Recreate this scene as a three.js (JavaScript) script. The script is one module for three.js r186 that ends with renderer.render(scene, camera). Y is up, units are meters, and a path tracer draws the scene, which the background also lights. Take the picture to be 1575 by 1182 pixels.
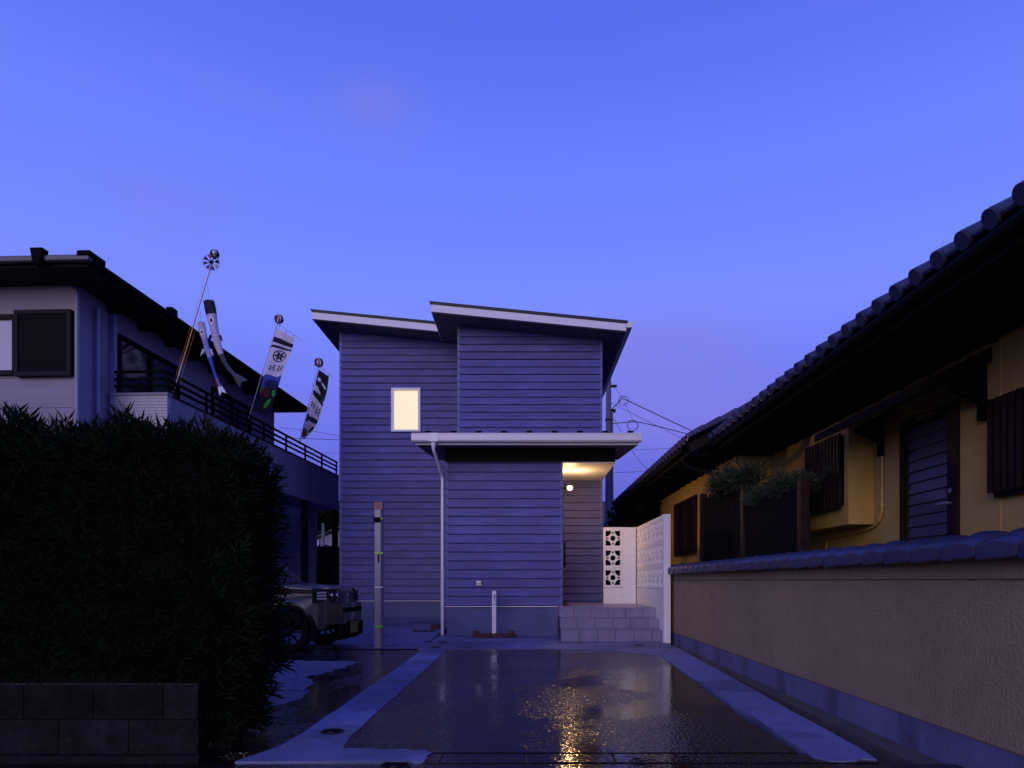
import * as THREE from 'three';
import { RoundedBoxGeometry } from 'three/addons/geometries/RoundedBoxGeometry.js';
import { mergeGeometries, toCreasedNormals } from 'three/addons/utils/BufferGeometryUtils.js';
import { RectAreaLightUniformsLib } from 'three/addons/lights/RectAreaLightUniformsLib.js';

// ------------------------------------------------------------------ camera, sky, sun, exposure
const scene = new THREE.Scene();
const EYE = 1.03, F = 1050, VX = 810, VY = 893;          // eye height (m), focal length and vanishing point of a 1575 x 1182 frame
const camera = new THREE.PerspectiveCamera(2 * Math.atan(591 / F) * 180 / Math.PI, 1575 / 1182, 0.1, 4000);
camera.position.set(0, EYE, 0);
camera.lookAt(0, EYE, -10);
camera.setViewOffset(1575, 1182, 787.5 - VX, 591 - VY, 1575, 1182);   // shift lens: verticals stay vertical
camera.updateProjectionMatrix();

const renderer = new THREE.WebGLRenderer({ antialias: true });
renderer.setSize(1024, 768);
renderer.toneMapping = THREE.LinearToneMapping;
renderer.toneMappingExposure = 1.0;
renderer.shadowMap.enabled = true;
renderer.shadowMap.type = THREE.PCFSoftShadowMap;

function rng(seed) { let a = seed >>> 0; return () => { a = (a + 0x6D2B79F5) >>> 0; let t = a; t = Math.imul(t ^ (t >>> 15), t | 1); t ^= t + Math.imul(t ^ (t >>> 7), t | 61); return ((t ^ (t >>> 14)) >>> 0) / 4294967296; }; }
function makeNoise(seed, period) {                         // tileable value noise, period cells per side
  const r = rng(seed), g = new Float32Array(period * period); for (let i = 0; i < g.length; i++) g[i] = r();
  return (x, y) => {
    let xi = Math.floor(x), yi = Math.floor(y); const fx = x - xi, fy = y - yi, u = fx * fx * (3 - 2 * fx), v = fy * fy * (3 - 2 * fy);
    xi = ((xi % period) + period) % period; yi = ((yi % period) + period) % period; const x1 = (xi + 1) % period, y1 = (yi + 1) % period;
    return (g[yi * period + xi] * (1 - u) + g[yi * period + x1] * u) * (1 - v) + (g[y1 * period + xi] * (1 - u) + g[y1 * period + x1] * u) * v;
  };
}
function fbm(seed, base, oct) { const ns = []; for (let i = 0; i < oct; i++) ns.push(makeNoise(seed + i * 17, base << i)); return (u, v, sx = 1, sy = 1) => { let s = 0, a = .5, t = 0; for (let i = 0; i < oct; i++) { const k = base << i; s += a * ns[i](u * k * sx, v * k * sy); t += a; a *= .55; } return s / t; }; }
const lerp = (a, b, t) => a + (b - a) * t, clamp = (x, a = 0, b = 1) => Math.min(b, Math.max(a, x)), smooth = (a, b, x) => { const t = clamp((x - a) / (b - a)); return t * t * (3 - 2 * t); };

const SUN_DIR = new THREE.Vector3(-0.36, 0.27, 0.93).normalize();    // afterglow of the set sun, behind the camera on the left
{
  const W = 1024, H = 512, data = new Float32Array(W * H * 4);
  const stops = [[-90, .03, .03, .12], [-12, .04, .04, .17], [0, .085, .095, .50], [7, .115, .13, .63], [13, .165, .19, .84], [21, .195, .265, 1.02], [29, .155, .23, .99], [40, .095, .155, .84], [60, .06, .11, .62], [90, .05, .09, .52]];
  const c1 = fbm(11, 8, 5), c2 = fbm(71, 4, 4);
  // small evening clouds: azimuth, height, width, depth (degrees), strength; the view is at azimuth -90
  const puffs = [[-117.4, 25.4, 4.5, 1.9, .55], [-102.5, 34, 3, 1.6, .35], [-79, 17, 8, 3.6, .7], [-72, 12, 10, 2.6, .6], [-30, 22, 7, 2.5, .5], [20, 15, 9, 3, .6], [75, 24, 6, 2.2, .5], [130, 18, 9, 3, .6], [-165, 20, 8, 2.6, .5]];
  for (let j = 0; j < H; j++) for (let i = 0; i < W; i++) {
    const e = ((j + .5) / H - .5) * 180, az = ((i + .5) / W - .5) * 2 * Math.PI, er = e * Math.PI / 180;
    let k = 0; while (k < stops.length - 2 && stops[k + 1][0] < e) k++;
    const A = stops[k], B = stops[k + 1]; let t = clamp((e - A[0]) / (B[0] - A[0])); t = t * t * (3 - 2 * t) * .5 + t * .5;
    let r = lerp(A[1], B[1], t), g = lerp(A[2], B[2], t), b = lerp(A[3], B[3], t);
    const dx = Math.cos(er) * Math.cos(az), dy = Math.sin(er), dz = Math.cos(er) * Math.sin(az);
    const ang = Math.acos(clamp(dx * SUN_DIR.x + dy * SUN_DIR.y + dz * SUN_DIR.z, -1, 1)) * 180 / Math.PI;
    const glow = Math.exp(-(ang * ang) / (2 * 26 * 26)) * smooth(-14, 2, e);
    r += .2 * glow; g += .11 * glow; b += .06 * glow;
    // thin evening clouds, all round
    const u = i / W, v = j / H;
    const band = smooth(2, 9, e) * (1 - smooth(24, 46, e));
    let cl = smooth(.56, .82, c1(u, v, 1, 3)) * smooth(.42, .7, c2(u + .13, v, 1, 2)) * band;
    const wisp = c1(u + .31, v, 2, 5) * .7 + c2(u, v, 5, 9) * .3;
    for (const [ca, ce, wa, we, k2] of puffs) { let da = az * 180 / Math.PI - ca; if (da > 180) da -= 360; if (da < -180) da += 360; const q = (da / wa) ** 2 + ((e - ce) / we) ** 2; if (q < 6) cl += 2.2 * k2 * Math.exp(-q) * smooth(.3, .65, wisp); }
    cl = Math.min(cl, 1);
    r = lerp(r, .225, cl * .6); g = lerp(g, .215, cl * .6); b = lerp(b, .74, cl * .6);
    const o = (j * W + i) * 4; data[o] = r; data[o + 1] = g; data[o + 2] = b; data[o + 3] = 1;
  }
  const sky = new THREE.DataTexture(data, W, H, THREE.RGBAFormat, THREE.FloatType);
  sky.mapping = THREE.EquirectangularReflectionMapping; sky.magFilter = sky.minFilter = THREE.LinearFilter; sky.wrapS = THREE.RepeatWrapping; sky.needsUpdate = true;
  scene.background = sky; scene.environment = sky;
}
const sun = new THREE.DirectionalLight(new THREE.Color().setRGB(1, .84, .80), 0.95);
sun.position.copy(SUN_DIR).multiplyScalar(60); sun.target.position.set(0, 0, -8); sun.position.add(sun.target.position);
sun.castShadow = true; sun.shadow.radius = 70; sun.shadow.mapSize.set(2048, 2048);
Object.assign(sun.shadow.camera, { left: -25, right: 25, top: 20, bottom: -20, near: 1, far: 140 });
scene.add(sun, sun.target);
RectAreaLightUniformsLib.init();

// ------------------------------------------------------------------ textures and materials
function tex(n, size, fn, srgb) {                          // n pixels covering size metres, fn(u,v) -> grey 0..1 or [r,g,b]
  const d = new Uint8Array(n * n * 4);
  for (let j = 0; j < n; j++) for (let i = 0; i < n; i++) { const c = fn((i + .5) / n, (j + .5) / n), o = (j * n + i) * 4; const q = Array.isArray(c) ? c : [c, c, c]; for (let k = 0; k < 3; k++) d[o + k] = clamp(q[k]) * 255; d[o + 3] = 255; }
  const t = new THREE.DataTexture(d, n, n); t.wrapS = t.wrapT = THREE.RepeatWrapping; t.magFilter = THREE.LinearFilter; t.minFilter = THREE.LinearMipmapLinearFilter; t.generateMipmaps = true;
  t.repeat.set(1 / size, 1 / size); if (srgb) t.colorSpace = THREE.SRGBColorSpace; t.needsUpdate = true; return t;
}
const toS = (x) => x <= .0031308 ? x * 12.92 : 1.055 * Math.pow(x, 1 / 2.4) - .055;
function mottled(n, size, rgb, fn) { return tex(n, size, (u, v) => { const k = fn(u, v); return Array.isArray(k) ? k.map((q, i) => toS(rgb[i] * q)) : rgb.map((c) => toS(c * k)); }, true); }
const lin = (r, g, b) => new THREE.Color().setRGB(r, g, b);
const mat = (r, g, b, rough = .8, extra = {}) => new THREE.MeshStandardMaterial({ color: lin(r, g, b), roughness: rough, ...extra });

const nA = fbm(3, 4, 6), nB = fbm(29, 8, 5), nC = fbm(57, 32, 3), nD = fbm(91, 3, 4);
const grainBump = tex(512, 1.2, (u, v) => { const s = nA(u, v, 1, 8) * .6 + nC(u, v, .25, 4) * .55; return s; });
const stuccoBump = tex(512, .5, (u, v) => nC(u, v) * .6 + nB(u, v, 4, 4) * .4);
const fineBump = tex(512, .35, (u, v) => nC(u, v) * .7 + nC(u + .37, v + .11, 2, 2) * .3);
const coarse = tex(512, 3, (u, v) => nA(u, v));

const sidingTint = (k) => mottled(512, 1.8, [.084 * k, .084 * k, .285 * k], (u, v) => .62 + .75 * nA(u, v, 1, 6) * (.6 + .8 * nC(u, v, .3, 3)));
const M = {};
M.siding = [1, .93, 1.07].map((k) => new THREE.MeshStandardMaterial({ map: sidingTint(k), roughness: .62, bumpMap: grainBump, bumpScale: .006 }));
M.sidingCore = mat(.085, .082, .27, .8);
M.trim = mat(.11, .12, .3, .5);
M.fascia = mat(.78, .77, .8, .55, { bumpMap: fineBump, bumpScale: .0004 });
M.white = mat(.8, .79, .8, .4);
M.gutterWhite = new THREE.MeshPhysicalMaterial({ color: lin(.74, .72, .75), roughness: .35, clearcoat: .25, clearcoatRoughness: .25 });
M.roofDark = mat(.012, .012, .016, .6);
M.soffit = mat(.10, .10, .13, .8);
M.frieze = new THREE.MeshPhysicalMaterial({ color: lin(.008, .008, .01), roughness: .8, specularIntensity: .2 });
M.ceil = mat(.62, .6, .58, .5);
M.concrete = new THREE.MeshStandardMaterial({ map: mottled(1024, 4, [.145, .165, .32], (u, v) => (.62 + .75 * nA(u, v) * (.6 + .8 * nC(u, v))) * (1 - .3 * smooth(.5, .55, nA(u + .21, v + .4, 1, 1))) * (1 - .22 * smooth(.56, .6, nB(u + .6, v, 1, 1)))), roughness: .75, roughnessMap: tex(256, 3, (u, v) => .55 + .5 * nB(u, v)), bumpMap: stuccoBump, bumpScale: .003 });
M.dampConcrete = new THREE.MeshStandardMaterial({ map: mottled(1024, 2.6, [.15, .155, .2], (u, v) => { const st = smooth(.5, .72, nA(u, v, 2, 1)); return .6 + .5 * nB(u, v) - .3 * st * (.5 + nC(u, v)); }), roughness: .6, bumpMap: stuccoBump, bumpScale: .004 });
M.foundation = new THREE.MeshStandardMaterial({ map: mottled(512, 2.2, [.10, .115, .25], (u, v) => .75 + .5 * nB(u, v, 1, 1)), roughness: .85, bumpMap: stuccoBump, bumpScale: .002 });
const puddle = fbm(141, 3, 5);
const gritN = fbm(301, 288, 2), grit = (u, v) => Math.pow(gritN(u, v), 2.5) * 1.6, wetMask = (u, v) => smooth(.44, .6, puddle(u, v));
M.wet = new THREE.MeshPhysicalMaterial({ map: mottled(1024, 3.4, [.012, .010, .011], (u, v) => .5 + .9 * nB(u, v) * (.5 + nC(u, v)) + .5 * (nD(u, v) - .5)), roughness: 1, roughnessMap: tex(1024, 4.6, (u, v) => lerp(.15, .07, wetMask(u, v))), bumpMap: tex(2048, 4.6, (u, v) => lerp(1, .15, wetMask(u, v)) * grit(u, v) + .1 * nB(u, v)), bumpScale: .0036, specularIntensity: .55 });
M.street = M.wet;
M.dryAsphalt = new THREE.MeshStandardMaterial({ map: mottled(1024, 2.4, [.12, .125, .2], (u, v) => .5 + .9 * nC(u, v, 2, 2) * (.6 + .6 * nB(u, v))), roughness: .8, bumpMap: stuccoBump, bumpScale: .006 });
M.ditch = mat(.02, .019, .018, .5, { bumpMap: stuccoBump, bumpScale: .01 });
M.footing = new THREE.MeshStandardMaterial({ map: mottled(512, 1.5, [.075, .066, .062], (u, v) => .5 + nB(u, v)), roughness: .9, bumpMap: stuccoBump, bumpScale: .008 });
const tileMap = (k) => mottled(256, .8, [.22 * k, .195 * k, .3 * k], (u, v) => .8 + .4 * nB(u, v));
M.tile = [1, .94, 1.06].map((k) => new THREE.MeshStandardMaterial({ map: tileMap(k), roughness: .42, bumpMap: fineBump, bumpScale: .0012 }));
M.grout = mat(.045, .042, .05, .95);
M.block = new THREE.MeshStandardMaterial({ map: mottled(512, 1.4, [.8, .78, .79], (u, v) => .86 + .2 * nB(u, v)), roughness: .6, bumpMap: stuccoBump, bumpScale: .0025 });
M.plaster = new THREE.MeshStandardMaterial({ map: mottled(1024, 3.2, [.30, .215, .115], (u, v) => .8 + .3 * nA(u, v) + .18 * (nC(u, v) - .5)), roughness: .9, bumpMap: tex(512, .42, (u, v) => nC(u, v) * .8 + nB(u, v, 3, 3) * .2), bumpScale: .0055 });
M.mustard = new THREE.MeshStandardMaterial({ map: mottled(1024, 2.8, [.46, .3, .075], (u, v) => .82 + .28 * nA(u, v) + .16 * (nC(u, v) - .5)), roughness: .9, bumpMap: stuccoBump, bumpScale: .006 });
M.mustardPaint = mat(.48, .33, .09, .5);
M.plinth = new THREE.MeshStandardMaterial({ map: mottled(1024, 4.3, [.12, .125, .24], (u, v) => { const run = smooth(.46, .72, nA(u, v, 4, 1)) * smooth(.38, .6, nD(u, v, 2, 1)); return .5 + .6 * nB(u, v, 2, 2) + .3 * nD(u, v, 3, 3) - .35 * run; }), roughness: .85, bumpMap: stuccoBump, bumpScale: .005 });
M.kawara = [1, .85, 1.15].map((k) => new THREE.MeshPhysicalMaterial({ color: lin(.03 * k, .034 * k, .085 * k), roughness: .36, bumpMap: fineBump, bumpScale: .0015 }));
M.eaveTile = new THREE.MeshPhysicalMaterial({ color: lin(.03, .034, .08), roughness: .7, specularIntensity: .35, bumpMap: fineBump, bumpScale: .0015 });
M.brownWood = new THREE.MeshPhysicalMaterial({ specularIntensity: .2, map: mottled(512, .9, [.016, .0095, .0085], (u, v) => .5 + nA(u, v, 8, 1)), roughness: .55, bumpMap: grainBump, bumpScale: .002 });
const dull = (r, g, b, rough = .8, extra = {}) => new THREE.MeshPhysicalMaterial({ color: lin(r, g, b), roughness: rough, specularIntensity: .08, ...extra });
M.black = dull(.005, .005, .006);
M.shutter = dull(.014, .013, .018, .55, { specularIntensity: .18 });
M.darkMetal = dull(.012, .012, .014, .55);
M.doorSlat = mat(.06, .058, .095, .17);
M.glassDark = new THREE.MeshPhysicalMaterial({ color: lin(.012, .013, .018), roughness: .06 });
M.leaf = new THREE.MeshPhysicalMaterial({ color: lin(.008, .014, .0055), roughness: .85, specularIntensity: .15, side: THREE.DoubleSide });
M.leafInner = mat(.008, .014, .0055, 1);
M.bark = mat(.02, .015, .012, .9, { bumpMap: stuccoBump, bumpScale: .01 });
M.steel = mat(.55, .55, .58, .35, { metalness: .85 });
M.alu = mat(.2, .19, .24, .45, { metalness: .4, bumpMap: fineBump, bumpScale: .0006 });
M.brick = [1, .8].map((k) => new THREE.MeshStandardMaterial({ map: mottled(256, .4, [.085 * k, .028 * k, .026 * k], (u, v) => .6 + .8 * nB(u, v)), roughness: .8, bumpMap: stuccoBump, bumpScale: .004 }));
M.wire = mat(.012, .012, .02, .7);
M.iron = mat(.018, .017, .018, .55, { bumpMap: fineBump, bumpScale: .002 });

// ------------------------------------------------------------------ helpers
const used = new Map();
const numbered = (n) => { const k = used.get(n) || 0; used.set(n, k + 1); return k ? n + '_' + String(k).padStart(3, '0') : n; };
const at = (px, py, d) => new THREE.Vector3((px - VX) / F * d, EYE - (py - VY) / F * d, -d);   // a measured point of the place, d metres off
function uvm(g, ox = 0, oy = 0) {                           // uv in metres by the way each face points
  const p = g.attributes.position, n = g.attributes.normal, uv = new Float32Array(p.count * 2);
  for (let i = 0; i < p.count; i++) {
    const ax = Math.abs(n.getX(i)), ay = Math.abs(n.getY(i)), az = Math.abs(n.getZ(i)); let u, v;
    if (ay >= ax && ay >= az) { u = p.getX(i); v = p.getZ(i); } else if (ax >= az) { u = p.getZ(i); v = p.getY(i); } else { u = p.getX(i); v = p.getY(i); }
    uv[i * 2] = u + ox; uv[i * 2 + 1] = v + oy;
  }
  g.setAttribute('uv', new THREE.BufferAttribute(uv, 2)); return g;
}
const clean = (g) => { for (const k of Object.keys(g.attributes)) if (!['position', 'normal', 'uv'].includes(k)) g.deleteAttribute(k); return g.index ? g.toNonIndexed() : g; };
function bx(x0, x1, y0, y1, z0, z1, r = 0) {                 // box by its extents, r = rounded edges
  const w = Math.abs(x1 - x0), h = Math.abs(y1 - y0), l = Math.abs(z1 - z0);
  const g = r ? new RoundedBoxGeometry(w, h, l, 2, Math.min(r, w / 2.01, h / 2.01, l / 2.01)) : new THREE.BoxGeometry(w, h, l);
  g.translate((x0 + x1) / 2, (y0 + y1) / 2, (z0 + z1) / 2); return g;
}
function rod(a, b, r, r2 = r, seg = 10) {
  a = a.isVector3 ? a : new THREE.Vector3(...a); b = b.isVector3 ? b : new THREE.Vector3(...b);
  const d = b.clone().sub(a), g = new THREE.CylinderGeometry(r2, r, d.length(), seg);
  g.applyQuaternion(new THREE.Quaternion().setFromUnitVectors(new THREE.Vector3(0, 1, 0), d.clone().normalize()));
  g.translate((a.x + b.x) / 2, (a.y + b.y) / 2, (a.z + b.z) / 2); return g;
}
const tube = (pts, r, n = 32, s = 8, tension) => new THREE.TubeGeometry(new THREE.CatmullRomCurve3(pts.map((p) => p.isVector3 ? p : new THREE.Vector3(...p)), false, 'catmullrom', tension ?? .5), n, r, s);
function prism(pts, z0, z1, bevel = 0) {                     // polygon [x,y] extruded from z0 to z1
  const s = new THREE.Shape(pts.map((p) => new THREE.Vector2(p[0], p[1])));
  const g = new THREE.ExtrudeGeometry(s, { depth: Math.abs(z1 - z0), bevelEnabled: bevel > 0, bevelSize: bevel, bevelThickness: bevel, bevelOffset: -bevel, bevelSegments: 2 });
  g.translate(0, 0, Math.min(z0, z1)); return g;
}
function slab(pts, y0, y1) {                                 // polygon [x,d] on the ground, raised from y0 to y1
  const s = new THREE.Shape(pts.map((p) => new THREE.Vector2(p[0], p[1])));
  const g = new THREE.ExtrudeGeometry(s, { depth: y1 - y0, bevelEnabled: false }); g.rotateX(-Math.PI / 2); g.translate(0, y0, 0); return g;
}
function mesh(name, geos, m, parent = scene) {
  geos = (Array.isArray(geos) ? geos : [geos]);
  let g = geos.length > 1 ? mergeGeometries(geos.map((q) => clean(q))) : geos[0];
  if (!g.userData.uvDone) uvm(g);
  const o = new THREE.Mesh(g, m); o.name = parent === scene ? numbered(name) : name; o.castShadow = o.receiveShadow = true; parent.add(o); return o;
}
function keepUv(g) { g.userData.uvDone = true; return g; }
function tag(o, label, category, group, kind) { if (label) o.userData.label = label; if (category) o.userData.category = category; if (group) o.userData.group = group; if (kind) o.userData.kind = kind; return o; }
function thing(name, label, category, pos = [0, 0, 0], group) { const o = new THREE.Group(); o.name = numbered(name); o.position.set(...pos); scene.add(o); return tag(o, label, category, group); }
function part(name, parent) { const o = new THREE.Group(); o.name = name; parent.add(o); return o; }
const struct = (name, geos, m) => tag(mesh(name, geos, m), null, null, null, 'structure');

// ------------------------------------------------------------------ ground
{
  const r = rng(5);
  const rag = (a, b, n, amp) => { const out = []; for (let i = 0; i <= n; i++) { const t = i / n, k = (i === 0 || i === n) ? 0 : amp; out.push([lerp(a[0], b[0], t) + (r() - .5) * k, lerp(a[1], b[1], t) + (r() - .5) * k * 1.6]); } return out; };
  struct('ground', slab([[-300, -200], [300, -200], [300, 1400], [-300, 1400]], -.9, -.5), M.ditch);
  struct('street', slab([[-60, -14], [60, -14], [60, 3.84], [-60, 3.84]], -.5, -.006), M.street);
  // wet asphalt of the drive and of the neighbour's yard
  struct('driveway', slab([[-40, 4.08], [1.62, 4.08], [1.62, 5.2], [1.755, 8.19], [2.0, 8.9], [2.0, 10.2], [-40, 10.2]], -.5, 0), M.wet);
  // lids of the drain channel across the mouth of the drive
  const dr = tag(mesh('drain_channel', slab([[-1.0, 3.85], [2.0, 3.85], [2.0, 4.07], [-1.0, 4.07]], -.5, -.012), M.ditch), null, null, null, 'structure');
  for (let i = 0; i < 6; i++) mesh('lid', bx(-.99 + i * .5, -.99 + i * .5 + .492, -.012, -.001, -3.865, -4.055, .004), M.wet, dr);
  // concrete strip along the left side of the drive, with its foot along the street
  struct('concrete_strip', slab([[-1.17, 10.14], ...rag([-1.17, 9.6], [-1.16, 4.5], 16, .02), ...rag([-1.12, 4.16], [-.62, 4.12], 8, .02), ...rag([-.56, 4.05], [-.62, 3.86], 4, .05), [-1.65, 3.86], [-1.53, 4.2], ...rag([-1.5, 4.6], [-1.53, 10.14], 12, .02)], -.5, .006), M.concrete);
  struct('concrete_strip', slab([[2.3, 10.72], [1.86, 9.5], ...rag([1.78, 8.6], [1.66, 3.96], 14, .035), ...rag([1.72, 3.87], [2.0, 3.9], 4, .03), ...rag([2.03, 4.1], [2.3, 10.4], 10, .012)], -.5, .006), M.concrete);
  // apron in front of the house
  struct('concrete_apron', slab([[-1.62, 10.16], ...rag([-1.1, 10.14], [.9, 10.16], 12, .02), ...rag([1.2, 10.0], [1.84, 9.3], 8, .06), [2.29, 10.74], [2.29, 12.9], [-1.62, 12.9]], -.5, .010), M.concrete);
  {
    const g = new THREE.PlaneGeometry(9, 14, 30, 60); g.rotateX(-Math.PI / 2); g.translate(-6.12, 0, -17.16);
    const p = g.attributes.position; for (let i = 0; i < p.count; i++) p.setY(i, .011 + .15 * smooth(11, 16.4, -p.getZ(i)));
    g.computeVertexNormals(); struct('concrete_yard', g, M.concrete);
  }
  // dry slabs of the neighbour's yard, the wet film runs up to their ragged edge
  struct('dry_paving', slab([[-4.2, 8.75], ...rag([-2.9, 8.75], [-2.05, 8.6], 8, .09), ...rag([-2.05, 8.55], [-2.35, 7.2], 10, .12), ...rag([-2.2, 7.05], [-2.02, 6.35], 5, .09), [-4.2, 6.35]], -.1, .005), M.dryAsphalt);
  struct('dry_paving', slab([[-4.2, 6.31], ...rag([-2.0, 6.31], [-1.95, 5.9], 4, .05), ...rag([-2.05, 5.6], [-2.5, 4.9], 8, .08), [-4.2, 4.9]], -.1, .005), M.dryAsphalt);
  // ditch and footing along the garden wall
  struct('gutter_bed', slab([[1.98, 2.4], [2.5, 2.4], [2.5, 11.2], [2.3, 11.2], [2.2, 8]], -.5, -.36), M.ditch);
  struct('footing', slab([[2.21, -2], [2.47, -2], [2.47, 11.3], [2.31, 11.3]], -.5, -.035), M.footing);
  struct('lot', slab([[2.47, -2], [60, -2], [60, 60], [2.31, 60], [2.31, 12.9], [2.47, 12.9]], -.5, .001), M.footing);
  struct('yard', slab([[-60, 24.2], [2.3, 24.2], [2.3, 60], [-60, 60]], -.5, .002), M.ditch);
}

// ------------------------------------------------------------------ drain covers
{
  const cover = (x, d, r, label, y = .008) => {
    const o = thing('drain_cover', label, 'drain cover', [x, y, -d], 'small round drain covers');
    mesh('rim', new THREE.LatheGeometry([[r * .86, 0], [r * .88, .006], [r * .97, .008], [r, 0]].map((q) => new THREE.Vector2(...q)), 28), M.iron, o);
    mesh('lid', new THREE.CylinderGeometry(r * .86, r * .86, .004, 28).translate(0, .003, 0), M.black, o);
    mesh('lift_notch', bx(-r * .18, r * .18, .005, .0085, r * .45, r * .6), M.iron, o);
  };
  cover(-1.31, 4.6, .078, 'round black drain cover alone in left concrete strip near the street');
  cover(-.735, 3.8, .085, 'round drain cover in the street end of the left concrete strip', -.004);
  cover(-1.62, 11.25, .07, 'round drain cover in concrete left of the white downpipe', .013);
  cover(-1.38, 11.2, .075, 'round drain cover directly in front of white downpipe foot', .013);
  cover(-1.38, 10.35, .075, 'round drain cover where left strip meets the apron', .013);
  cover(1.75, 10.65, .085, 'round drain cover in apron before the tiled steps', .013);
}

// ------------------------------------------------------------------ the new house
const E = .1645;                                            // exposed height of one siding board
const boardCache = new Map();
function boardGeo(L, seed) {
  const key = L.toFixed(3) + seed; if (boardCache.has(key)) return boardCache.get(key);
  const g = clippedBoard(L, 0, 1e9, 1e9, seed); boardCache.set(key, g); return g;
}
function clippedBoard(L, y, h0, h1, seed) {                 // y = bottom; top limited by a line from h0 (left) to h1 (right)
  const N = h0 > 1e8 ? 1 : 10, pos = [], idx = [], uv = [];
  const prof = [[.015, 0], [.015, .024], [.021, .03], [E - .001, .008], [E - .001, 0]];
  for (let i = 0; i <= N; i++) { const t = i / N, lim = lerp(h0, h1, t) - y; for (const [py, pz] of prof) pos.push(t * L, Math.min(py, lim), pz); }
  const P = prof.length, tri = [], uvs = [];
  const push = (a) => { tri.push(pos[a * 3], pos[a * 3 + 1], pos[a * 3 + 2]); uvs.push(pos[a * 3] + seed * .73, pos[a * 3 + 1] - pos[a * 3 + 2] + seed * .31); };
  for (let i = 0; i < N; i++) for (let k = 0; k < P - 1; k++) { const a = i * P + k, b = a + 1, c = a + P, d = c + 1; push(a); push(c); push(b); push(b); push(c); push(d); }
  for (const i of [0, N]) for (let k = 1; k < P - 1; k++) { const a = i * P, b = a + k, c = a + k + 1; if (i) { push(a); push(b); push(c); } else { push(a); push(c); push(b); } }
  const g = new THREE.BufferGeometry(); g.setAttribute('position', new THREE.Float32BufferAttribute(tri, 3)); g.setAttribute('uv', new THREE.Float32BufferAttribute(uvs, 2)); g.computeVertexNormals();
  return keepUv(g);
}
function sidedWall(parent, x0, x1, d, y0, lim, seed, holes = []) {   // boards on a wall facing the street; lim(x) = height of the soffit
  const r = rng(seed);
  for (let k = 0; ; k++) {
    const y = y0 + k * E; if (y > Math.max(lim(x0), lim(x1)) - .01) break;
    let spans = [[x0, x1]];
    for (const h of holes) if (y + E > h[2] + .001 && y < h[3] - .001) spans = spans.flatMap(([a, b]) => [[a, Math.min(b, h[0])], [Math.max(a, h[1]), b]].filter((s) => s[1] - s[0] > .02));
    for (const h of holes) for (const [lo, hi] of [[h[3], y + E], [y, h[2]]]) if (lo > y - .001 && hi < y + E + .001 && hi - lo > .006 && hi - lo < E - .002) { const o = mesh('siding_board', boardGeo(h[1] - h[0], 2), M.siding[0], parent); o.position.set(h[0], lo, -d); o.scale.y = (hi - lo) / E; }
    for (const [a, b] of spans) {
      const s = Math.floor(r() * 7), need = Math.min(lim(a), lim(b)) < y + E + .01;
      const g = need ? clippedBoard(b - a, y, lim(a), lim(b), s) : boardGeo(b - a, s);
      if (need && (lim(a) - y < .004 && lim(b) - y < .004)) continue;
      const o = mesh('siding_board', g, M.siding[Math.floor(r() * 3)], parent); o.position.set(a, y, -d);
    }
  }
}
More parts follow.
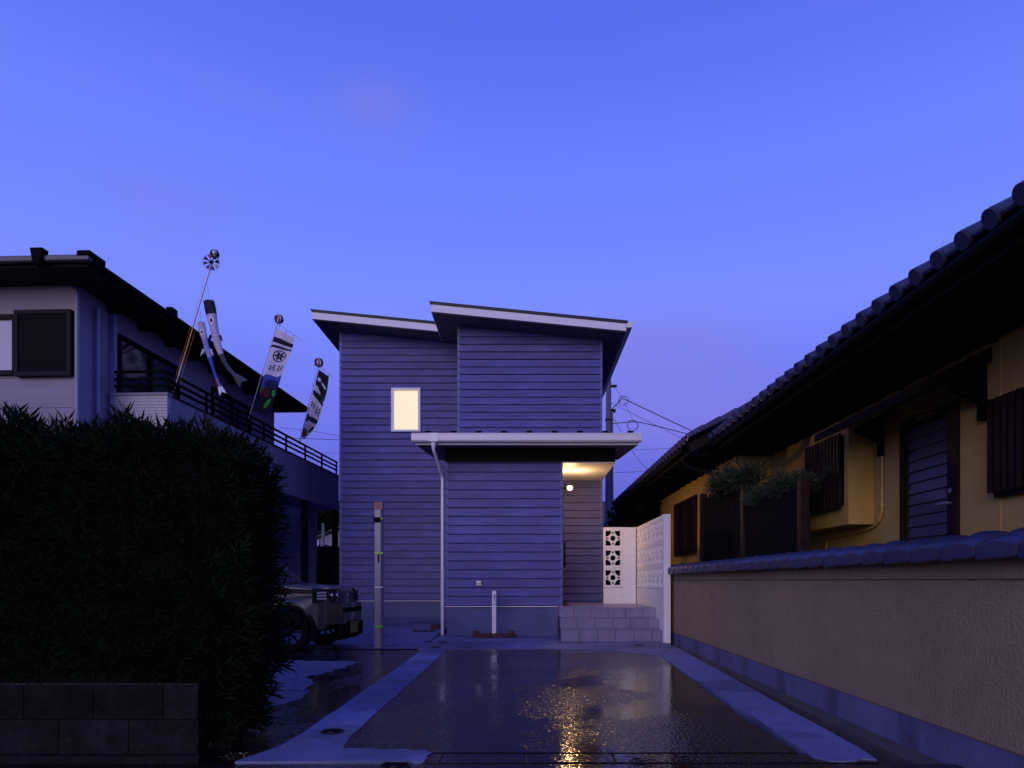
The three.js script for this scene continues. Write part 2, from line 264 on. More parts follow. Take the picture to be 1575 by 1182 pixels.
{
  const H = thing('house', 'new two storey house clad in slate blue lap siding with two shed roofs', 'house', [0, 0, 0]);
  const LX = -4.388, MX = -1.497, RX = 1.636, FX = .657, dL = 16.05, dR = 14.87, dF = 12.65, Y0 = .553;
  const softL = (x) => 7.145 - .22 - .0995 * (x + 4.856), softR = (x) => 6.843 - .22 - .0998 * (x + 1.998);
  const canopyS = (d) => 3.43 + .078 * (d - 12.05);
  const wl = { x0: -3.18, x1: -2.491, y0: 4.516, y1: 5.548 };
  // left wing
  const wL = part('left_wall', H), wR = part('right_wall', H), wF = part('entrance_wall', H);
  mesh('wall_core', [prism([[LX, .14], [wl.x0, .14], [wl.x0, softL(wl.x0)], [LX, softL(LX)]], -dL - .003, -23), prism([[wl.x1, .14], [MX, .14], [MX, softL(MX)], [wl.x1, softL(wl.x1)]], -dL - .003, -23), bx(wl.x0, wl.x1, .14, wl.y0, -dL - .003, -23), prism([[wl.x0, wl.y1], [wl.x1, wl.y1], [wl.x1, softL(wl.x1)], [wl.x0, softL(wl.x0)]], -dL - .003, -23), bx(wl.x0, wl.x1, wl.y0, wl.y1, -dL - .16, -23)], M.sidingCore, wL);
  sidedWall(wL, LX, MX, dL, Y0, softL, 1, [[wl.x0 + .03, wl.x1 - .03, wl.y0 + .03, wl.y1 - .03]]);
  mesh('corner_trim', bx(LX - .012, LX + .045, Y0, softL(LX) - .01, -dL + .022, -dL - .06), M.trim, wL);
  mesh('wall_core', prism([[MX, 0], [RX, 0], [RX, softR(RX)], [MX, softR(MX)]], -dR - .003, -23.05), M.sidingCore, wR);
  sidedWall(wR, MX, RX, dR, Y0 + .01, softR, 2);
  mesh('corner_trim', bx(MX - .012, MX + .045, 3.7, softR(MX) - .01, -dR + .022, -dR - .06), M.trim, wR);
  mesh('corner_trim', bx(RX - .04, RX + .012, Y0, softR(RX) - .01, -dR + .022, -dR - .06), M.trim, wR);
  // front block with the entrance on its right side
  mesh('wall_core', bx(MX, FX, Y0 - .003, 3.55, -dF - .125, -dR + .025), M.sidingCore, wF);
  sidedWall(wF, MX, FX, dF, Y0, () => 3.221, 3);
  mesh('wall_core', bx(MX, FX, Y0 - .003, 3.219, -dF - .003, -dF - .1245), M.sidingCore, wF);
  mesh('corner_trim', bx(MX - .012, MX + .04, Y0, 3.22, -dF + .022, -dF - .05), M.trim, wF);
  mesh('corner_trim', bx(FX - .034, FX + .012, Y0, 3.2, -dF + .022, -dF - .05), M.trim, wF);
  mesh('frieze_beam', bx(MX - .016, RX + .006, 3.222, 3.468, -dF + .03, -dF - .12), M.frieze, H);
  mesh('porch_side_beam', bx(RX - .12, RX - .001, 3.222, 3.5, -dF - .121, -dR + .021), M.sidingCore, H);
  mesh('porch_ceiling', bx(FX + .001, RX + .004, 3.2, 3.22, -dF + .02, -dR + .022), M.ceil, H);
  // foundations and base flashing
  mesh('foundation', bx(LX + .02, MX, .05, Y0 - .02, -dL + .0, -dL - .4), M.foundation, H);
  mesh('foundation', bx(MX + .012, FX - .012, 0, Y0 - .02, -dF + .0, -dF - .9), M.foundation, H);
  mesh('base_flashing', bx(LX - .01, MX, Y0 - .019, Y0 - .001, -dL + .034, -dL - .02, .004), M.gutterWhite, H);
  mesh('base_flashing', bx(MX - .015, FX + .012, Y0 - .019, Y0 - .001, -dF + .034, -dF - .02, .004), M.gutterWhite, H);
  // window, lit from the room behind
  const W = part('window', H); W.position.set((wl.x0 + wl.x1) / 2, (wl.y0 + wl.y1) / 2, -dL);
  const hw = (wl.x1 - wl.x0) / 2, hh = (wl.y1 - wl.y0) / 2;
  mesh('frame', [bx(-hw, hw, hh - .06, hh, .05, -.09, .006), bx(-hw, hw, -hh, -hh + .05, .06, -.09, .006), bx(-hw, -hw + .062, -hh + .05, hh - .06, .05, -.09, .006), bx(hw - .062, hw, -hh + .05, hh - .06, .05, -.09, .006)], M.white, W);
  const glow = tex(128, 1, (u, v) => { const k = .9 + .1 * nD(u * .5, v * .5); return [toS(1 * k), toS(.80 * k), toS(.47 * k)]; }, true);
  const pane = mesh('pane', bx(-hw + .062, hw - .062, -hh + .05, hh - .06, -.012, -.03), new THREE.MeshStandardMaterial({ color: lin(.5, .48, .42), roughness: .35, emissive: lin(1, 1, 1), emissiveMap: glow, emissiveIntensity: .82 }), W);
  const wLight = new THREE.RectAreaLight(lin(1, .78, .45), .35, 2 * hw - .13, 2 * hh - .12); wLight.position.set(0, 0, -.008); wLight.lookAt(0, 0, 1); wLight.name = 'window_glow'; wLight.rotation.set(0, Math.PI, 0); W.add(wLight);
  // roofs
  const roof = (parent, x0, x1, yTop, slope, d0, d1) => {
    const ln = (x, o) => yTop - o - slope * (x - x0);
    mesh('roof_sheet', prism([[x0, ln(x0, .05)], [x0 - .03, ln(x0, .01)], [x0 - .03, ln(x0, -.012)], [x1 + .03, ln(x1, -.012)], [x1 + .03, ln(x1, .05)]], -d0 + .045, -d1), M.roofDark, parent);
    mesh('fascia', [prism([[x0 + .02, ln(x0 + .02, .052)], [x1, ln(x1, .052)], [x1, ln(x1, .205)], [x0 + .02, ln(x0 + .02, .205)]], -d0 + .03, -d0, .003), prism([[x0, ln(x0, .052)], [x0 + .018, ln(x0 + .018, .052)], [x0 + .018, ln(x0 + .018, .205)], [x0, ln(x0, .205)]], -d0 + .028, -d1)], M.fascia, parent);
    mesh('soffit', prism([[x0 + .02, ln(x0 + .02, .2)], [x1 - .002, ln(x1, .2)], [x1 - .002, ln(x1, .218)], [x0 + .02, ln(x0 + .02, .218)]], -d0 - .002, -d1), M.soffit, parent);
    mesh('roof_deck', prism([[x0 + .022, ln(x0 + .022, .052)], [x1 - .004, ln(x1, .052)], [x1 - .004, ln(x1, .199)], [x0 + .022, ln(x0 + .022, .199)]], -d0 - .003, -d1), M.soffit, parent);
  };
  const rl = part('left_roof', H), rr = part('right_roof', H);
  roof(rl, -4.856, -1.2, 7.145, .0995, 15.45, 23.5);
  roof(rr, -1.998, 2.079, 6.843, .0998, 14.27, 23.6);
  { const y = 6.843 - .0998 * 4.077; mesh('gutter', prism([[2.084, y - .02], [2.225, y - .02], [2.21, y - .12], [2.19, y - .135], [2.084, y - .135]], -14.23, -23.6, .004), M.gutterWhite, rr); }
  // canopy over the entrance: shed roof falling to the gutter
  const C = part('canopy', H);
  const side = (x, x2, o0, o1, m, nm) => { const g = prism([[12.1, canopyS(12.1) + o0], [dR - .022, canopyS(dR) + o0], [dR - .022, canopyS(dR) + o1], [12.1, canopyS(12.1) + o1]], 0, x2 - x); g.rotateY(Math.PI / 2); g.translate(x, 0, 0); return mesh(nm, g, m, C); };
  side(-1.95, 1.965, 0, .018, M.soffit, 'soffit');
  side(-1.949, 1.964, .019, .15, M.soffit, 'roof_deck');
  side(-1.97, 1.985, .152, .176, M.roofDark, 'roof_sheet');
  side(-1.968, -1.951, -.004, .15, M.fascia, 'fascia'); side(1.966, 1.983, -.004, .15, M.fascia, 'fascia');
  mesh('front_fascia', bx(-1.968, 1.983, 3.425, 3.6, -12.078, -12.098, .003), M.fascia, C);
  mesh('gutter', (() => { const g = prism([[0, 3.609], [.13, 3.609], [.132, 3.595], [.124, 3.59], [.12, 3.49], [.1, 3.466], [0, 3.466]], -2.017, 2.02, .003); g.rotateY(-Math.PI / 2); g.scale(1, 1, 1); g.translate(0, 0, -12.075); return g; })(), M.gutterWhite, C);
  mesh('gutter_joint', bx(-1.72, -1.55, 3.462, 3.613, -11.942, -12.06, .004), M.gutterWhite, C);
  for (let i = 0; i < 9; i++) { const x = -1.77 + i * .455; mesh('snow_guard', [bx(x - .035, x + .035, 3.625, 3.635, -12.25, -12.32), bx(x - .035, x + .035, 3.635, 3.705, -12.3, -12.31), bx(x - .055, x + .055, 3.69, 3.715, -12.26, -12.3)], M.black, C); }
  // downpipe
  const D = part('downpipe', H);
  mesh('pipe', tube([[-1.64, 3.44, -12.02], [-1.64, 3.33, -12.03], [-1.62, 3.25, -12.12], [-1.575, 3.02, -12.45], [-1.553, 2.93, -12.56], [-1.553, 2.8, -12.58], [-1.553, 1.5, -12.58], [-1.553, .02, -12.58]], .03, 90, 14, .3), M.gutterWhite, D);
  mesh('funnel', new THREE.LatheGeometry([[.03, -.09], [.034, -.06], [.05, -.02], [.052, .03]].map((q) => new THREE.Vector2(...q)), 18).translate(-1.64, 3.44, -12.02), M.gutterWhite, D);
  for (const y of [.55, 1.55, 2.6]) mesh('bracket', [new THREE.TorusGeometry(.033, .006, 6, 18).rotateX(Math.PI / 2).translate(-1.553, y, -12.58), bx(-1.558, -1.548, y - .01, y + .01, -12.6, -12.66)], M.gutterWhite, D);
  // entrance door on the side of the front block
  const P = part('entrance_door', H); P.position.set(FX + .002, .56, -13.62);
  mesh('leaf', bx(0, .03, 0, 2.2, .45, -.45, .003), M.brownWood, P);
  mesh('frame', [bx(0, .045, 0, 2.26, .5, .452, .003), bx(0, .045, 0, 2.26, -.452, -.5, .003), bx(0, .045, 2.202, 2.26, .45, -.45, .003)], M.darkMetal, P);
  mesh('handle', [rod([.085, .72, .34], [.085, 1.22, .34], .014), rod([.03, .78, .34], [.085, .78, .34], .009), rod([.03, 1.16, .34], [.085, 1.16, .34], .009)], M.black, P);
  // stainless vent hood
  mesh('vent_hood', [bx(-.93, -.835, .962, 1.02, -dF + .07, -dF - .0, .008), bx(-.935, -.83, .93, .962, -dF + .045, -dF - .0, .006)], M.steel, H);
}

// ------------------------------------------------------------------ porch lamp (lit)
{
  const L = thing('porch_lamp', 'lit warm bracket lamp on the wall beside the entrance', 'lamp', [.66, 2.855, -13.5]);
  mesh('wall_plate', new THREE.CylinderGeometry(.05, .055, .024, 24).rotateZ(Math.PI / 2).translate(.016, -.005, 0), M.darkMetal, L);
  mesh('arm', rod([.02, 0, 0], [.1, 0, 0], .016), M.darkMetal, L);
  mesh('socket', new THREE.LatheGeometry([[0, .07], [.03, .07], [.036, .085], [.034, .14], [.0, .14]].map((q) => new THREE.Vector2(...q)), 20).rotateZ(-Math.PI / 2), M.darkMetal, L);
  const g = [new THREE.TorusGeometry(.072, .0065, 8, 36).rotateY(Math.PI / 2).translate(.195, 0, 0)];
  for (let k = 0; k < 4; k++) { const a = k * Math.PI / 2 + .78, c = Math.cos(a), n = Math.sin(a); g.push(tube([[.13, .034 * c, .034 * n], [.16, .06 * c, .06 * n], [.195, .072 * c, .072 * n], [.235, .055 * c, .055 * n], [.265, .004 * c, .004 * n]], .003, 18, 6)); }
  mesh('guard', g, M.darkMetal, L);
  mesh('bulb', new THREE.SphereGeometry(.05, 24, 16).scale(1.15, 1, 1).translate(.192, 0, 0), new THREE.MeshStandardMaterial({ color: lin(.9, .8, .6), emissive: lin(1, .7, .36), emissiveIntensity: 6.5, roughness: .3 }), L);
  const pl = new THREE.PointLight(lin(1, .6, .25), 3.8); pl.position.set(.192, 0, 0); pl.castShadow = true; pl.shadow.radius = 1.4; pl.name = 'porch_lamp_light'; L.add(pl);
}

// ------------------------------------------------------------------ tiled entrance steps
{
  const S = thing('entrance_steps', 'three grey tiled steps and porch floor at the entrance', 'steps', [0, 0, 0]);
  const X0 = .57, X1 = 2.232, ys = [.215, .385, .555], ds = [11.26, 11.56, 11.86], T = .008, J = .007;
  mesh('base', [bx(X0 + T, X1, .0, ys[0] - T, -ds[0] - T, -12.66), bx(X0 + T, X1, ys[0] - T, ys[1] - T, -ds[1] - T, -12.66), bx(X0 + T, X1, ys[1] - T, ys[2] - T, -ds[2] - T, -12.66), bx(.672, X1, 0, ys[2] - T, -12.66, -14.84)], M.grout, S);
  const r = rng(8), cuts = [[.25, .3, .3, .3, .3, .212], [.29, .3, .3, .3, .3, .172], [.3, .3, .3, .3, .3, .162]];
  let yb = .011;
  for (let i = 0; i < 3; i++) {
    let x = X0; const w = cuts[2 - i];
    for (const a of w) { mesh('riser_tile', bx(x + J / 2, x + a - J / 2, yb + J / 2, ys[i] - .012, -ds[i], -ds[i] - T + .001, .0015), M.tile[Math.floor(r() * 3)], S); mesh('tread_tile', bx(x + J / 2, x + a - J / 2, ys[i] - T + .001 - .004, ys[i], -ds[i] + .006, -(i < 2 ? ds[i + 1] : ds[i] + .3) + J / 2 - .004, .002), M.tile[Math.floor(r() * 3)], S); x += a; }
    mesh('side_tile', bx(X0, X0 + T - .001, yb + J / 2, ys[i] - .012, -ds[i] - J, -ds[i] - (i < 2 ? .29 : .6), .0015), M.tile[0], S);
    yb = ys[i] - .002;
  }
  for (let k = 1; k < 10; k++) { let x = X0; for (const a of cuts[0]) { const d0 = ds[2] + k * .3, xa = d0 > 12.6 ? Math.max(x, .675) : x; if (d0 + .29 < 14.85 && (x > .6 || d0 < 12.3)) mesh('floor_tile', bx(xa + J / 2, x + a - J / 2, ys[2] - T + .001, ys[2], -d0 - J / 2, -d0 - .3 + J / 2, .0015), M.tile[Math.floor(r() * 3)], S); x += a; } }
}

// ------------------------------------------------------------------ white openwork block wall
{
  const Wl = thing('block_screen_wall', 'white concrete block wall with openwork star blocks beside the steps', 'wall', [0, 0, 0]);
  const B = .39, J = .0012, ring = (s, cx, cy, r) => { const p = new THREE.Path(); p.absarc(cx, cy, r, 0, Math.PI * 2, true); s.holes.push(p); };
  const s = new THREE.Shape([[-B / 2 + J, -B / 2 + J], [B / 2 - J, -B / 2 + J], [B / 2 - J, B / 2 - J], [-B / 2 + J, B / 2 - J]].map((q) => new THREE.Vector2(...q)));
  ring(s, 0, 0, .054);
  const o = .15, q = .118;                                    // four corner quarter-openings and four small arrowhead openings
  for (const [sx, sy] of [[1, 1], [-1, 1], [-1, -1], [1, -1]]) {
    const pts = [[sx * o, sy * o]]; for (let k = 0; k <= 8; k++) { const a = k / 8 * Math.PI / 2; pts.push([sx * (o - q * Math.cos(a) * .98), sy * (o - q * Math.sin(a) * .98)]); }
    s.holes.push(new THREE.Path(pts.map((p) => new THREE.Vector2(...p))));
  }
  for (let k = 0; k < 4; k++) { const a = k * Math.PI / 2, c = Math.cos(a), n = Math.sin(a), R = (x, y) => new THREE.Vector2(x * c - y * n, x * n + y * c); s.holes.push(new THREE.Path([R(.148, 0), R(.088, .032), R(.1, 0), R(.088, -.032)])); }
  const open = uvm(new THREE.ExtrudeGeometry(s, { depth: .1, bevelEnabled: true, bevelSize: .003, bevelThickness: .003, bevelOffset: -.003, bevelSegments: 1, curveSegments: 10 })); open.translate(0, 0, -.053);
  const cache = new Map(), solid = (w, h) => { const k = w.toFixed(3) + h.toFixed(3); if (!cache.has(k)) cache.set(k, bx(-w / 2 + .0007, w / 2 - .0007, -h / 2 + .0007, h / 2 - .0007, -.051, .051, .003)); return cache.get(k); };
  const leg = (name, n, len, place) => {
    const G = part(name, Wl); place(G);
    for (let c = 0; c < n; c++) for (let rI = 0; rI < 3; rI++) { const m = mesh('openwork_block', open, M.block, G); m.position.set((c + .5) * B, 2.106 - .03 - B / 2 - rI * .4 + .0, 0); }
    // mortar bands between and above, solid courses below
    const L = n * B;
    for (let rI = 0; rI < 3; rI++) { const m = mesh('band', bx(0, L, 2.076 - rI * .4 - .0005, 2.076 - rI * .4 + (rI ? .0105 : .03), -.0495, .0495), M.block, G); }
    for (let k = 0; k < 5; k++) { const y0 = k * .1762, h = .1762, off = k % 2 ? B / 2 : 0; for (let x = -off; x < L - .01; x += B) { const a = Math.max(0, x), b = Math.min(L, x + B); const m = mesh('solid_block', solid(b - a, h), M.block, G); m.position.set((a + b) / 2, y0 + h / 2, 0); } }
    if (len > L + .02) for (let k = 0; k < 11; k++) { const h = 2.106 / 11, m = mesh('solid_block', solid(len - L, h), M.block, G); m.position.set((L + len) / 2, h * (k + .5), 0); }
    return G;
  };
  leg('back_leg', 1, .66, (G) => { G.position.set(1.56, 0, -13.9); });
  leg('side_leg', 7, 0, (G) => { G.position.set(2.29, 0, -13.95); G.rotation.y = -Math.PI / 2; });
  mesh('end_pier', bx(2.234, 2.348, 0, 2.108, -11.12, -11.215, .003), M.block, Wl);
}

// ------------------------------------------------------------------ standpipe, brick basin, marker post, loose brick
{
  const T = thing('water_standpipe', 'white standpipe tap in front of the house wall', 'tap', [-.585, .01, -12.3]);
  mesh('post', bx(-.037, .037, 0, .82, -.037, .037, .008), M.white, T);
  mesh('top_cap', bx(-.04, .04, .821, .832, -.04, .04, .004), M.white, T);
  const tp = part('tap', T); mesh('spout', tube([[0, .72, .035], [0, .72, .08], [0, .7, .1], [0, .66, .105]], .009, 18, 8), M.steel, tp); mesh('valve', [new THREE.CylinderGeometry(.016, .016, .03, 12).translate(0, .745, .06), bx(-.028, .028, .758, .766, .053, .067, .003)], M.steel, tp);
  mesh('lower_tap', [rod([0, .6, .036], [0, .6, .07], .01), new THREE.CylinderGeometry(.013, .013, .02, 10).translate(0, .6, .075)], M.steel, T);
  const Bn = thing('brick_basin', 'low red brick basin around the white standpipe', 'basin', [-.59, .011, -12.12]);
  const r = rng(4);
  for (let i = 0; i < 4; i++) { const m = mesh('brick', bx(-.088, .088, 0, .075, -.045, .045, .006), M.brick[i % 2], Bn); m.position.set(-.273 + i * .182, 0, .02); m.rotation.y = (r() - .5) * .04; }
  for (const sx of [-1, 1]) for (let k = 0; k < 2; k++) { const m = mesh('brick', bx(-.045, .045, 0, .075 + (k ? .02 : .035), -.085, .085, .006), M.brick[k], Bn); m.position.set(sx * .325, 0, -.115 - k * .176); m.rotation.y = (r() - .5) * .03; }
  const b2 = thing('brick_edging', 'small red brick edging behind the downpipe by the blue wall', 'brick', [-1.86, .075, -13.45]);
  for (let i = 0; i < 2; i++) { const m = mesh('brick', bx(-.09, .09, 0, .09, -.045, .045, .006), M.brick[i], b2); m.position.set(.1 - i * .02, i * .0, i * .1); }
  const lid = thing('meter_lid', 'flat dark meter box lid in the concrete beside the downpipe', 'lid', [-1.95, .055, -13.0]);
  mesh('lid', bx(-.2, .2, .0, .015, -.12, .12, .004), M.iron, lid); mesh('handle', bx(-.03, .03, .0155, .02, -.015, .015, .001), M.black, lid);
  const G = thing('marker_post', 'grey metal post with timber top and bright green bands', 'post', [-2.225, 0, -10.3]);
  mesh('post', prism([[-.058, -.05], [.03, -.05], [.058, -.02], [.058, .05], [-.058, .05]], 0, 2.09, .004).rotateX(-Math.PI / 2), M.alu, G);
  mesh('timber_top', bx(-.064, .064, 2.092, 2.205, -.056, .056, .004), new THREE.MeshStandardMaterial({ map: mottled(256, .3, [.30, .15, .12], (u, v) => .7 + .6 * nA(u, v, 6, 1)), roughness: .8 }), G);
  mesh('strap', [bx(-.066, .03, 1.9, 1.975, .051, .072, .006), bx(-.075, -.05, 1.91, 1.97, -.05, .06, .006)], M.black, G);
  const band = (y, h, m, tilt = 0) => { const o = mesh('band', [bx(-.062, .062, -h / 2, h / 2, .052, .0555), bx(.0585, .062, -h / 2, h / 2, -.05, .052), bx(-.062, -.0585, -h / 2, h / 2, -.05, .052)], m, G); o.position.y = y; o.rotation.z = tilt; };
  const green = mat(.12, .55, .05, .5), lime = mat(.32, .55, .06, .5), pale = mat(.45, .6, .62, .5);
  band(1.955, .02, lime, .0); band(1.44, .028, lime); band(.925, .016, pale); band(.335, .026, green, -.05);
  mesh('tag', bx(-.012, .012, 1.3, 1.42, .0515, .0535), M.black, G);
}

// ------------------------------------------------------------------ garden wall on the right
{
  const Gw = thing('garden_wall', 'low beige stucco garden wall with blue grey tile capping', 'wall', [0, 0, 0]);
  const X = 2.41, r = rng(31);
  for (const [a, b] of [[-2, 1.998], [2.002, 4.298], [4.302, 6.598], [6.602, 8.898], [8.902, 11.9]]) mesh('stucco_panel', bx(X, X + .12, .178, 1.022, -a, -b, .003), M.plaster, Gw);
  mesh('core', bx(X + .012, X + .118, .17, 1.15, 2, -11.89), M.plaster, Gw);
  mesh('coping_band', bx(X - .002, X + .12, 1.036, 1.152, 2, -11.9, .003), M.plaster, Gw);
  for (let k = 0; k < 8; k++) { const a = -2 + k * 1.74, b = Math.min(11.9, a + 1.736); mesh('plinth', bx(X + .012, X + .14, -.036, .172, -a, -b, .004), M.plinth, Gw); }
  // capping: for each pitch a sloping pan tile on the street side and a rounded ridge tile
  const pitch = .3;
  const saddle = (() => {                                    // one capping tile: a saddle with a lip, arched along the wall, its near end riding over the next
    const prof = [[-.155, -.03], [-.172, -.022], [-.172, .03], [-.16, .043], [-.08, .075], [-.03, .1], [.03, .1], [.08, .075], [.16, .043], [.172, .03], [.172, -.022], [.155, -.03], [.1, .02], [-.1, .02]], N = 10, P = prof.length, pos = [], idx = [];
    for (let i = 0; i <= N; i++) { const t = i / N, z = lerp(-.151, .145, t), e = Math.min(1, Math.min(t, 1 - t) * 7); for (const [x, y] of prof) pos.push(x * (.97 + .05 * t), y * (.93 + .07 * e) + (y > .0 ? .026 * (1 - (2 * t - 1) ** 2) : 0) + .012 * t, z); }
    for (let i = 0; i < N; i++) for (let k = 0; k < P; k++) { const a = i * P + k, b = i * P + (k + 1) % P; idx.push(a, b, a + P, b, b + P, a + P); }
    for (const [o, f] of [[0, 1], [N * P, 0]]) for (let k = 1; k < 6; k++) { const q = [o + k, o + k + 1, o + P - 1 - k]; const q2 = [o + k, o + P - 1 - k, o + P - k]; if (f) { idx.push(...q.reverse(), ...q2.reverse()); } else idx.push(...q, ...q2); }
    let g = new THREE.BufferGeometry(); g.setAttribute('position', new THREE.Float32BufferAttribute(pos, 3)); g.setIndex(idx); g = toCreasedNormals(g, .6); return uvm(g);
  })();
  for (let i = 0; i < 45; i++) {
    const d = -1.3 + i * pitch; if (d > 11.9) break;
    const t = mesh('cap_tile', saddle, M.kawara[Math.floor(r() * 3)], Gw); t.position.set(X + .06 + (r() - .5) * .006, 1.158 + (r() - .5) * .006, -d - .15); t.rotation.set((r() - .5) * .02, (r() - .5) * .02, (r() - .5) * .012);
  }
}

// ------------------------------------------------------------------ neighbour's house on the right
{
  const R = thing('house', 'old single storey mustard stucco house with tiled roof behind the garden wall', 'house', [0, 0, 0]);
  const X = 3.8, XW = 3.25, dW = 10.62, EX = 2.85, EY = 3.18, S = .5;
  const w = part('wall', R);
  const dz0 = 5.98, dz1 = 6.9, bz0 = 7.458, bz1 = 8.47;
  mesh('wall_panel', [bx(X, X + .2, .002, 3.75, 4, -dz0), bx(X, X + .2, 2.62, 3.75, -dz0, -dz1), bx(X, X + .2, .002, 3.75, -dz1, -dW - .2)], M.mustard, w);
  mesh('wing_wall', [bx(XW, XW + .2, .002, 3.45, -dW, -19), bx(XW + .2, X + .2, .002, 3.75, -dW, -dW - .2)], M.mustard, w);
  mesh('joint_strip', bx(X - .006, X + .001, .1, 3.6, -5.46, -5.475), M.mustardPaint, w);
  // roof: dark boarded soffit, rafters, tiles along the eave
  const roof = (name, ex, ey, d0, d1, w2) => {
    const G = part(name, R), top = (x) => ey + S * (x - ex);
    mesh('roof_boards', prism([[ex + .02, top(ex + .02) - .06], [ex + w2, top(ex + w2) - .06], [ex + w2, top(ex + w2) - .005], [ex + .02, top(ex + .02) - .005]], -d1, -d0), M.brownWood, G);
    for (let d = d0 + .2; d < d1; d += .455) mesh('soffit_batten', bx(ex + .03, ex + w2 * .3, ey - .225, ey - .201, -d - .02, -d + .02), M.black, G);
    mesh('eave_board', bx(ex + .0, ex + .022, ey - .2, ey - .002, -d0, -d1), M.black, G);
    mesh('gutter', tube([[ex - .05, ey - .1, -d0], [ex - .05, ey - .105, -(d0 + d1) / 2], [ex - .05, ey - .11, -d1]], .045, 4, 12), M.black, G);
    mesh('soffit', bx(ex + .023, ex + w2 * .32, ey - .2, ey - .17, -d0, -d1), M.black, G);
    const a = Math.atan(S), r = rng(d0 * 10 | 0);
    const cyl = new THREE.CylinderGeometry(.056, .056, .3, 14); cyl.rotateZ(-Math.PI / 2); cyl.translate(.15, .028, 0);
    const disc = new THREE.CylinderGeometry(.062, .062, .03, 18); disc.rotateZ(Math.PI / 2); disc.translate(-.01, .02, 0);
    uvm(cyl); uvm(disc);
    const pan = (() => { const g = new THREE.BoxGeometry(.3, .02, .24, 1, 1, 8), p = g.attributes.position; for (let i = 0; i < p.count; i++) { const z = p.getZ(i) / .12; p.setY(i, p.getY(i) + .03 * z * z); } g.translate(.15, .0, .135); g.computeVertexNormals(); return uvm(g); })();
    const rows = Math.min(3, Math.floor(w2 / .3));
    for (let d = d0 + .05; d < d1; d += .265) for (let k = 0; k < rows; k++) {
      const m = M.kawara[Math.floor(r() * 3)], G2 = part('roof_tile', G); G2.position.set(ex - .03 + k * .26 * Math.cos(a), ey + .02 + k * .26 * Math.sin(a) + (k ? -.004 : 0), -d); G2.rotation.z = a;
      mesh('round_tile', cyl, m, G2); if (!k) mesh('end_disc', disc, M.eaveTile, G2); mesh('pan_tile', pan, m, G2);
    }
    mesh('tile_field', prism([[ex + .6, top(ex + .6) + .001], [ex + w2, top(ex + w2) + .001], [ex + w2, top(ex + w2) + .05], [ex + .6, top(ex + .6) + .05]], -d1 + .02, -d0 - .02), M.kawara[0], G);
    return G;
  };
  roof('main_roof', EX, EY, -1.5, 11.2, 4.5);
  const wing = roof('wing_roof', 2.5, 3.17, 10.6, 19.5, 3.5);
  for (let k = 0; k < 7; k++) { const a = Math.atan(S), o = mesh('verge_tile', bx(0, .3, 0, .085, -.1, .1, .03), M.kawara[k % 3], wing); o.position.set(2.5 + k * .255, 3.2 + k * .1275 + .012, -10.56); o.rotation.z = a + .06; }
  mesh('verge_board', prism([[2.52, 3.0], [4.6, 4.04], [4.6, 4.2], [2.52, 3.16]], -10.57, -10.54), M.brownWood, wing);
  // door canopy
  const cn = part('door_canopy', R);
  mesh('canopy_top', prism([[X - .01, 2.94], [X - .01, 2.82], [X - .72, 2.5], [X - .72, 2.58]], -5.56, -7.3, .004), M.black, cn);
  for (const d of [5.62, 7.24]) mesh('bracket', prism([[X - .005, 2.81], [X - .3, 2.66], [X - .3, 2.6], [X - .06, 2.5], [X - .06, 2.35], [X - .005, 2.35]], -d, -d - .05), M.black, cn);
  // louvred door
  const D = part('louvre_door', R); D.position.set(X, 0, 0);
  mesh('frame', [bx(-.03, .06, .3, 2.62, -dz0, -dz0 - .07, .004), bx(-.03, .06, .3, 2.62, -dz1 + .05, -dz1, .004), bx(-.03, .06, 2.56, 2.62, -dz0 - .07, -dz1 + .05, .004)], M.brownWood, D);
  mesh('stile', [bx(-.012, .03, .3, 2.56, -dz0 - .072, -dz0 - .17, .004), bx(-.012, .03, .3, 2.56, -dz1 + .1, -dz1 + .052, .004)], M.brownWood, D);
  mesh('backing', bx(.035, .045, .3, 2.56, -dz0 - .07, -dz1 + .05), M.black, D);
  const sl = uvm(bx(-.005, .005, -.055, .055, -(dz1 - dz0 - .275) / 2, (dz1 - dz0 - .275) / 2, .003));
  for (let k = 0; k < 20; k++) { const m = mesh('slat', sl, M.doorSlat, D); m.position.set(.012, .42 + k * .108, -(dz0 + .17 + dz1 - .1) / 2); m.rotation.z = -.2; }
  mesh('handle', [rod([-.05, 1.72, -dz0 - .1], [-.05, 1.72, -dz0 - .26], .011), rod([-.012, 1.72, -dz0 - .11], [-.05, 1.72, -dz0 - .11], .012)], M.steel, D);
  mesh('lock', new THREE.CylinderGeometry(.022, .022, .014, 16).rotateZ(Math.PI / 2).translate(-.018, 1.83, -dz0 - .11), M.steel, D);
  // projecting bay with lattice
  const bar = uvm(bx(-.02, .02, 0, 1, -.024, .024, .004));
  const lattice = (parent, x, y0, y1, d0, n, p) => { const L = part('lattice', parent); for (let i = 0; i < n; i++) { const m = mesh('bar', bar, M.brownWood, L); m.scale.y = y1 - y0; m.position.set(x - .03, y0, -d0 - i * p); } mesh('rail', [bx(x - .012, x + .03, y0 + .05, y0 + .09, -d0 + .01, -d0 - (n - 1) * p - .01), bx(x - .012, x + .03, y1 - .09, y1 - .05, -d0 + .01, -d0 - (n - 1) * p - .01)], M.brownWood, L); };
  const B = part('bay_window', R);
  mesh('box', bx(3.518, X - .001, 1.641, 2.81, -bz0, -bz1, .004), M.mustard, B);
  mesh('opening', bx(3.508, 3.517, 1.86, 2.62, -bz0 - .1, -bz1 + .02), M.black, B);
  lattice(B, 3.5, 1.83, 2.66, bz0 + .12, 11, .087);
  const W2 = part('lattice_window', R);
  mesh('pane', bx(X - .012, X - .002, 1.74, 2.46, -4.2, -5.46), M.glassDark, W2);
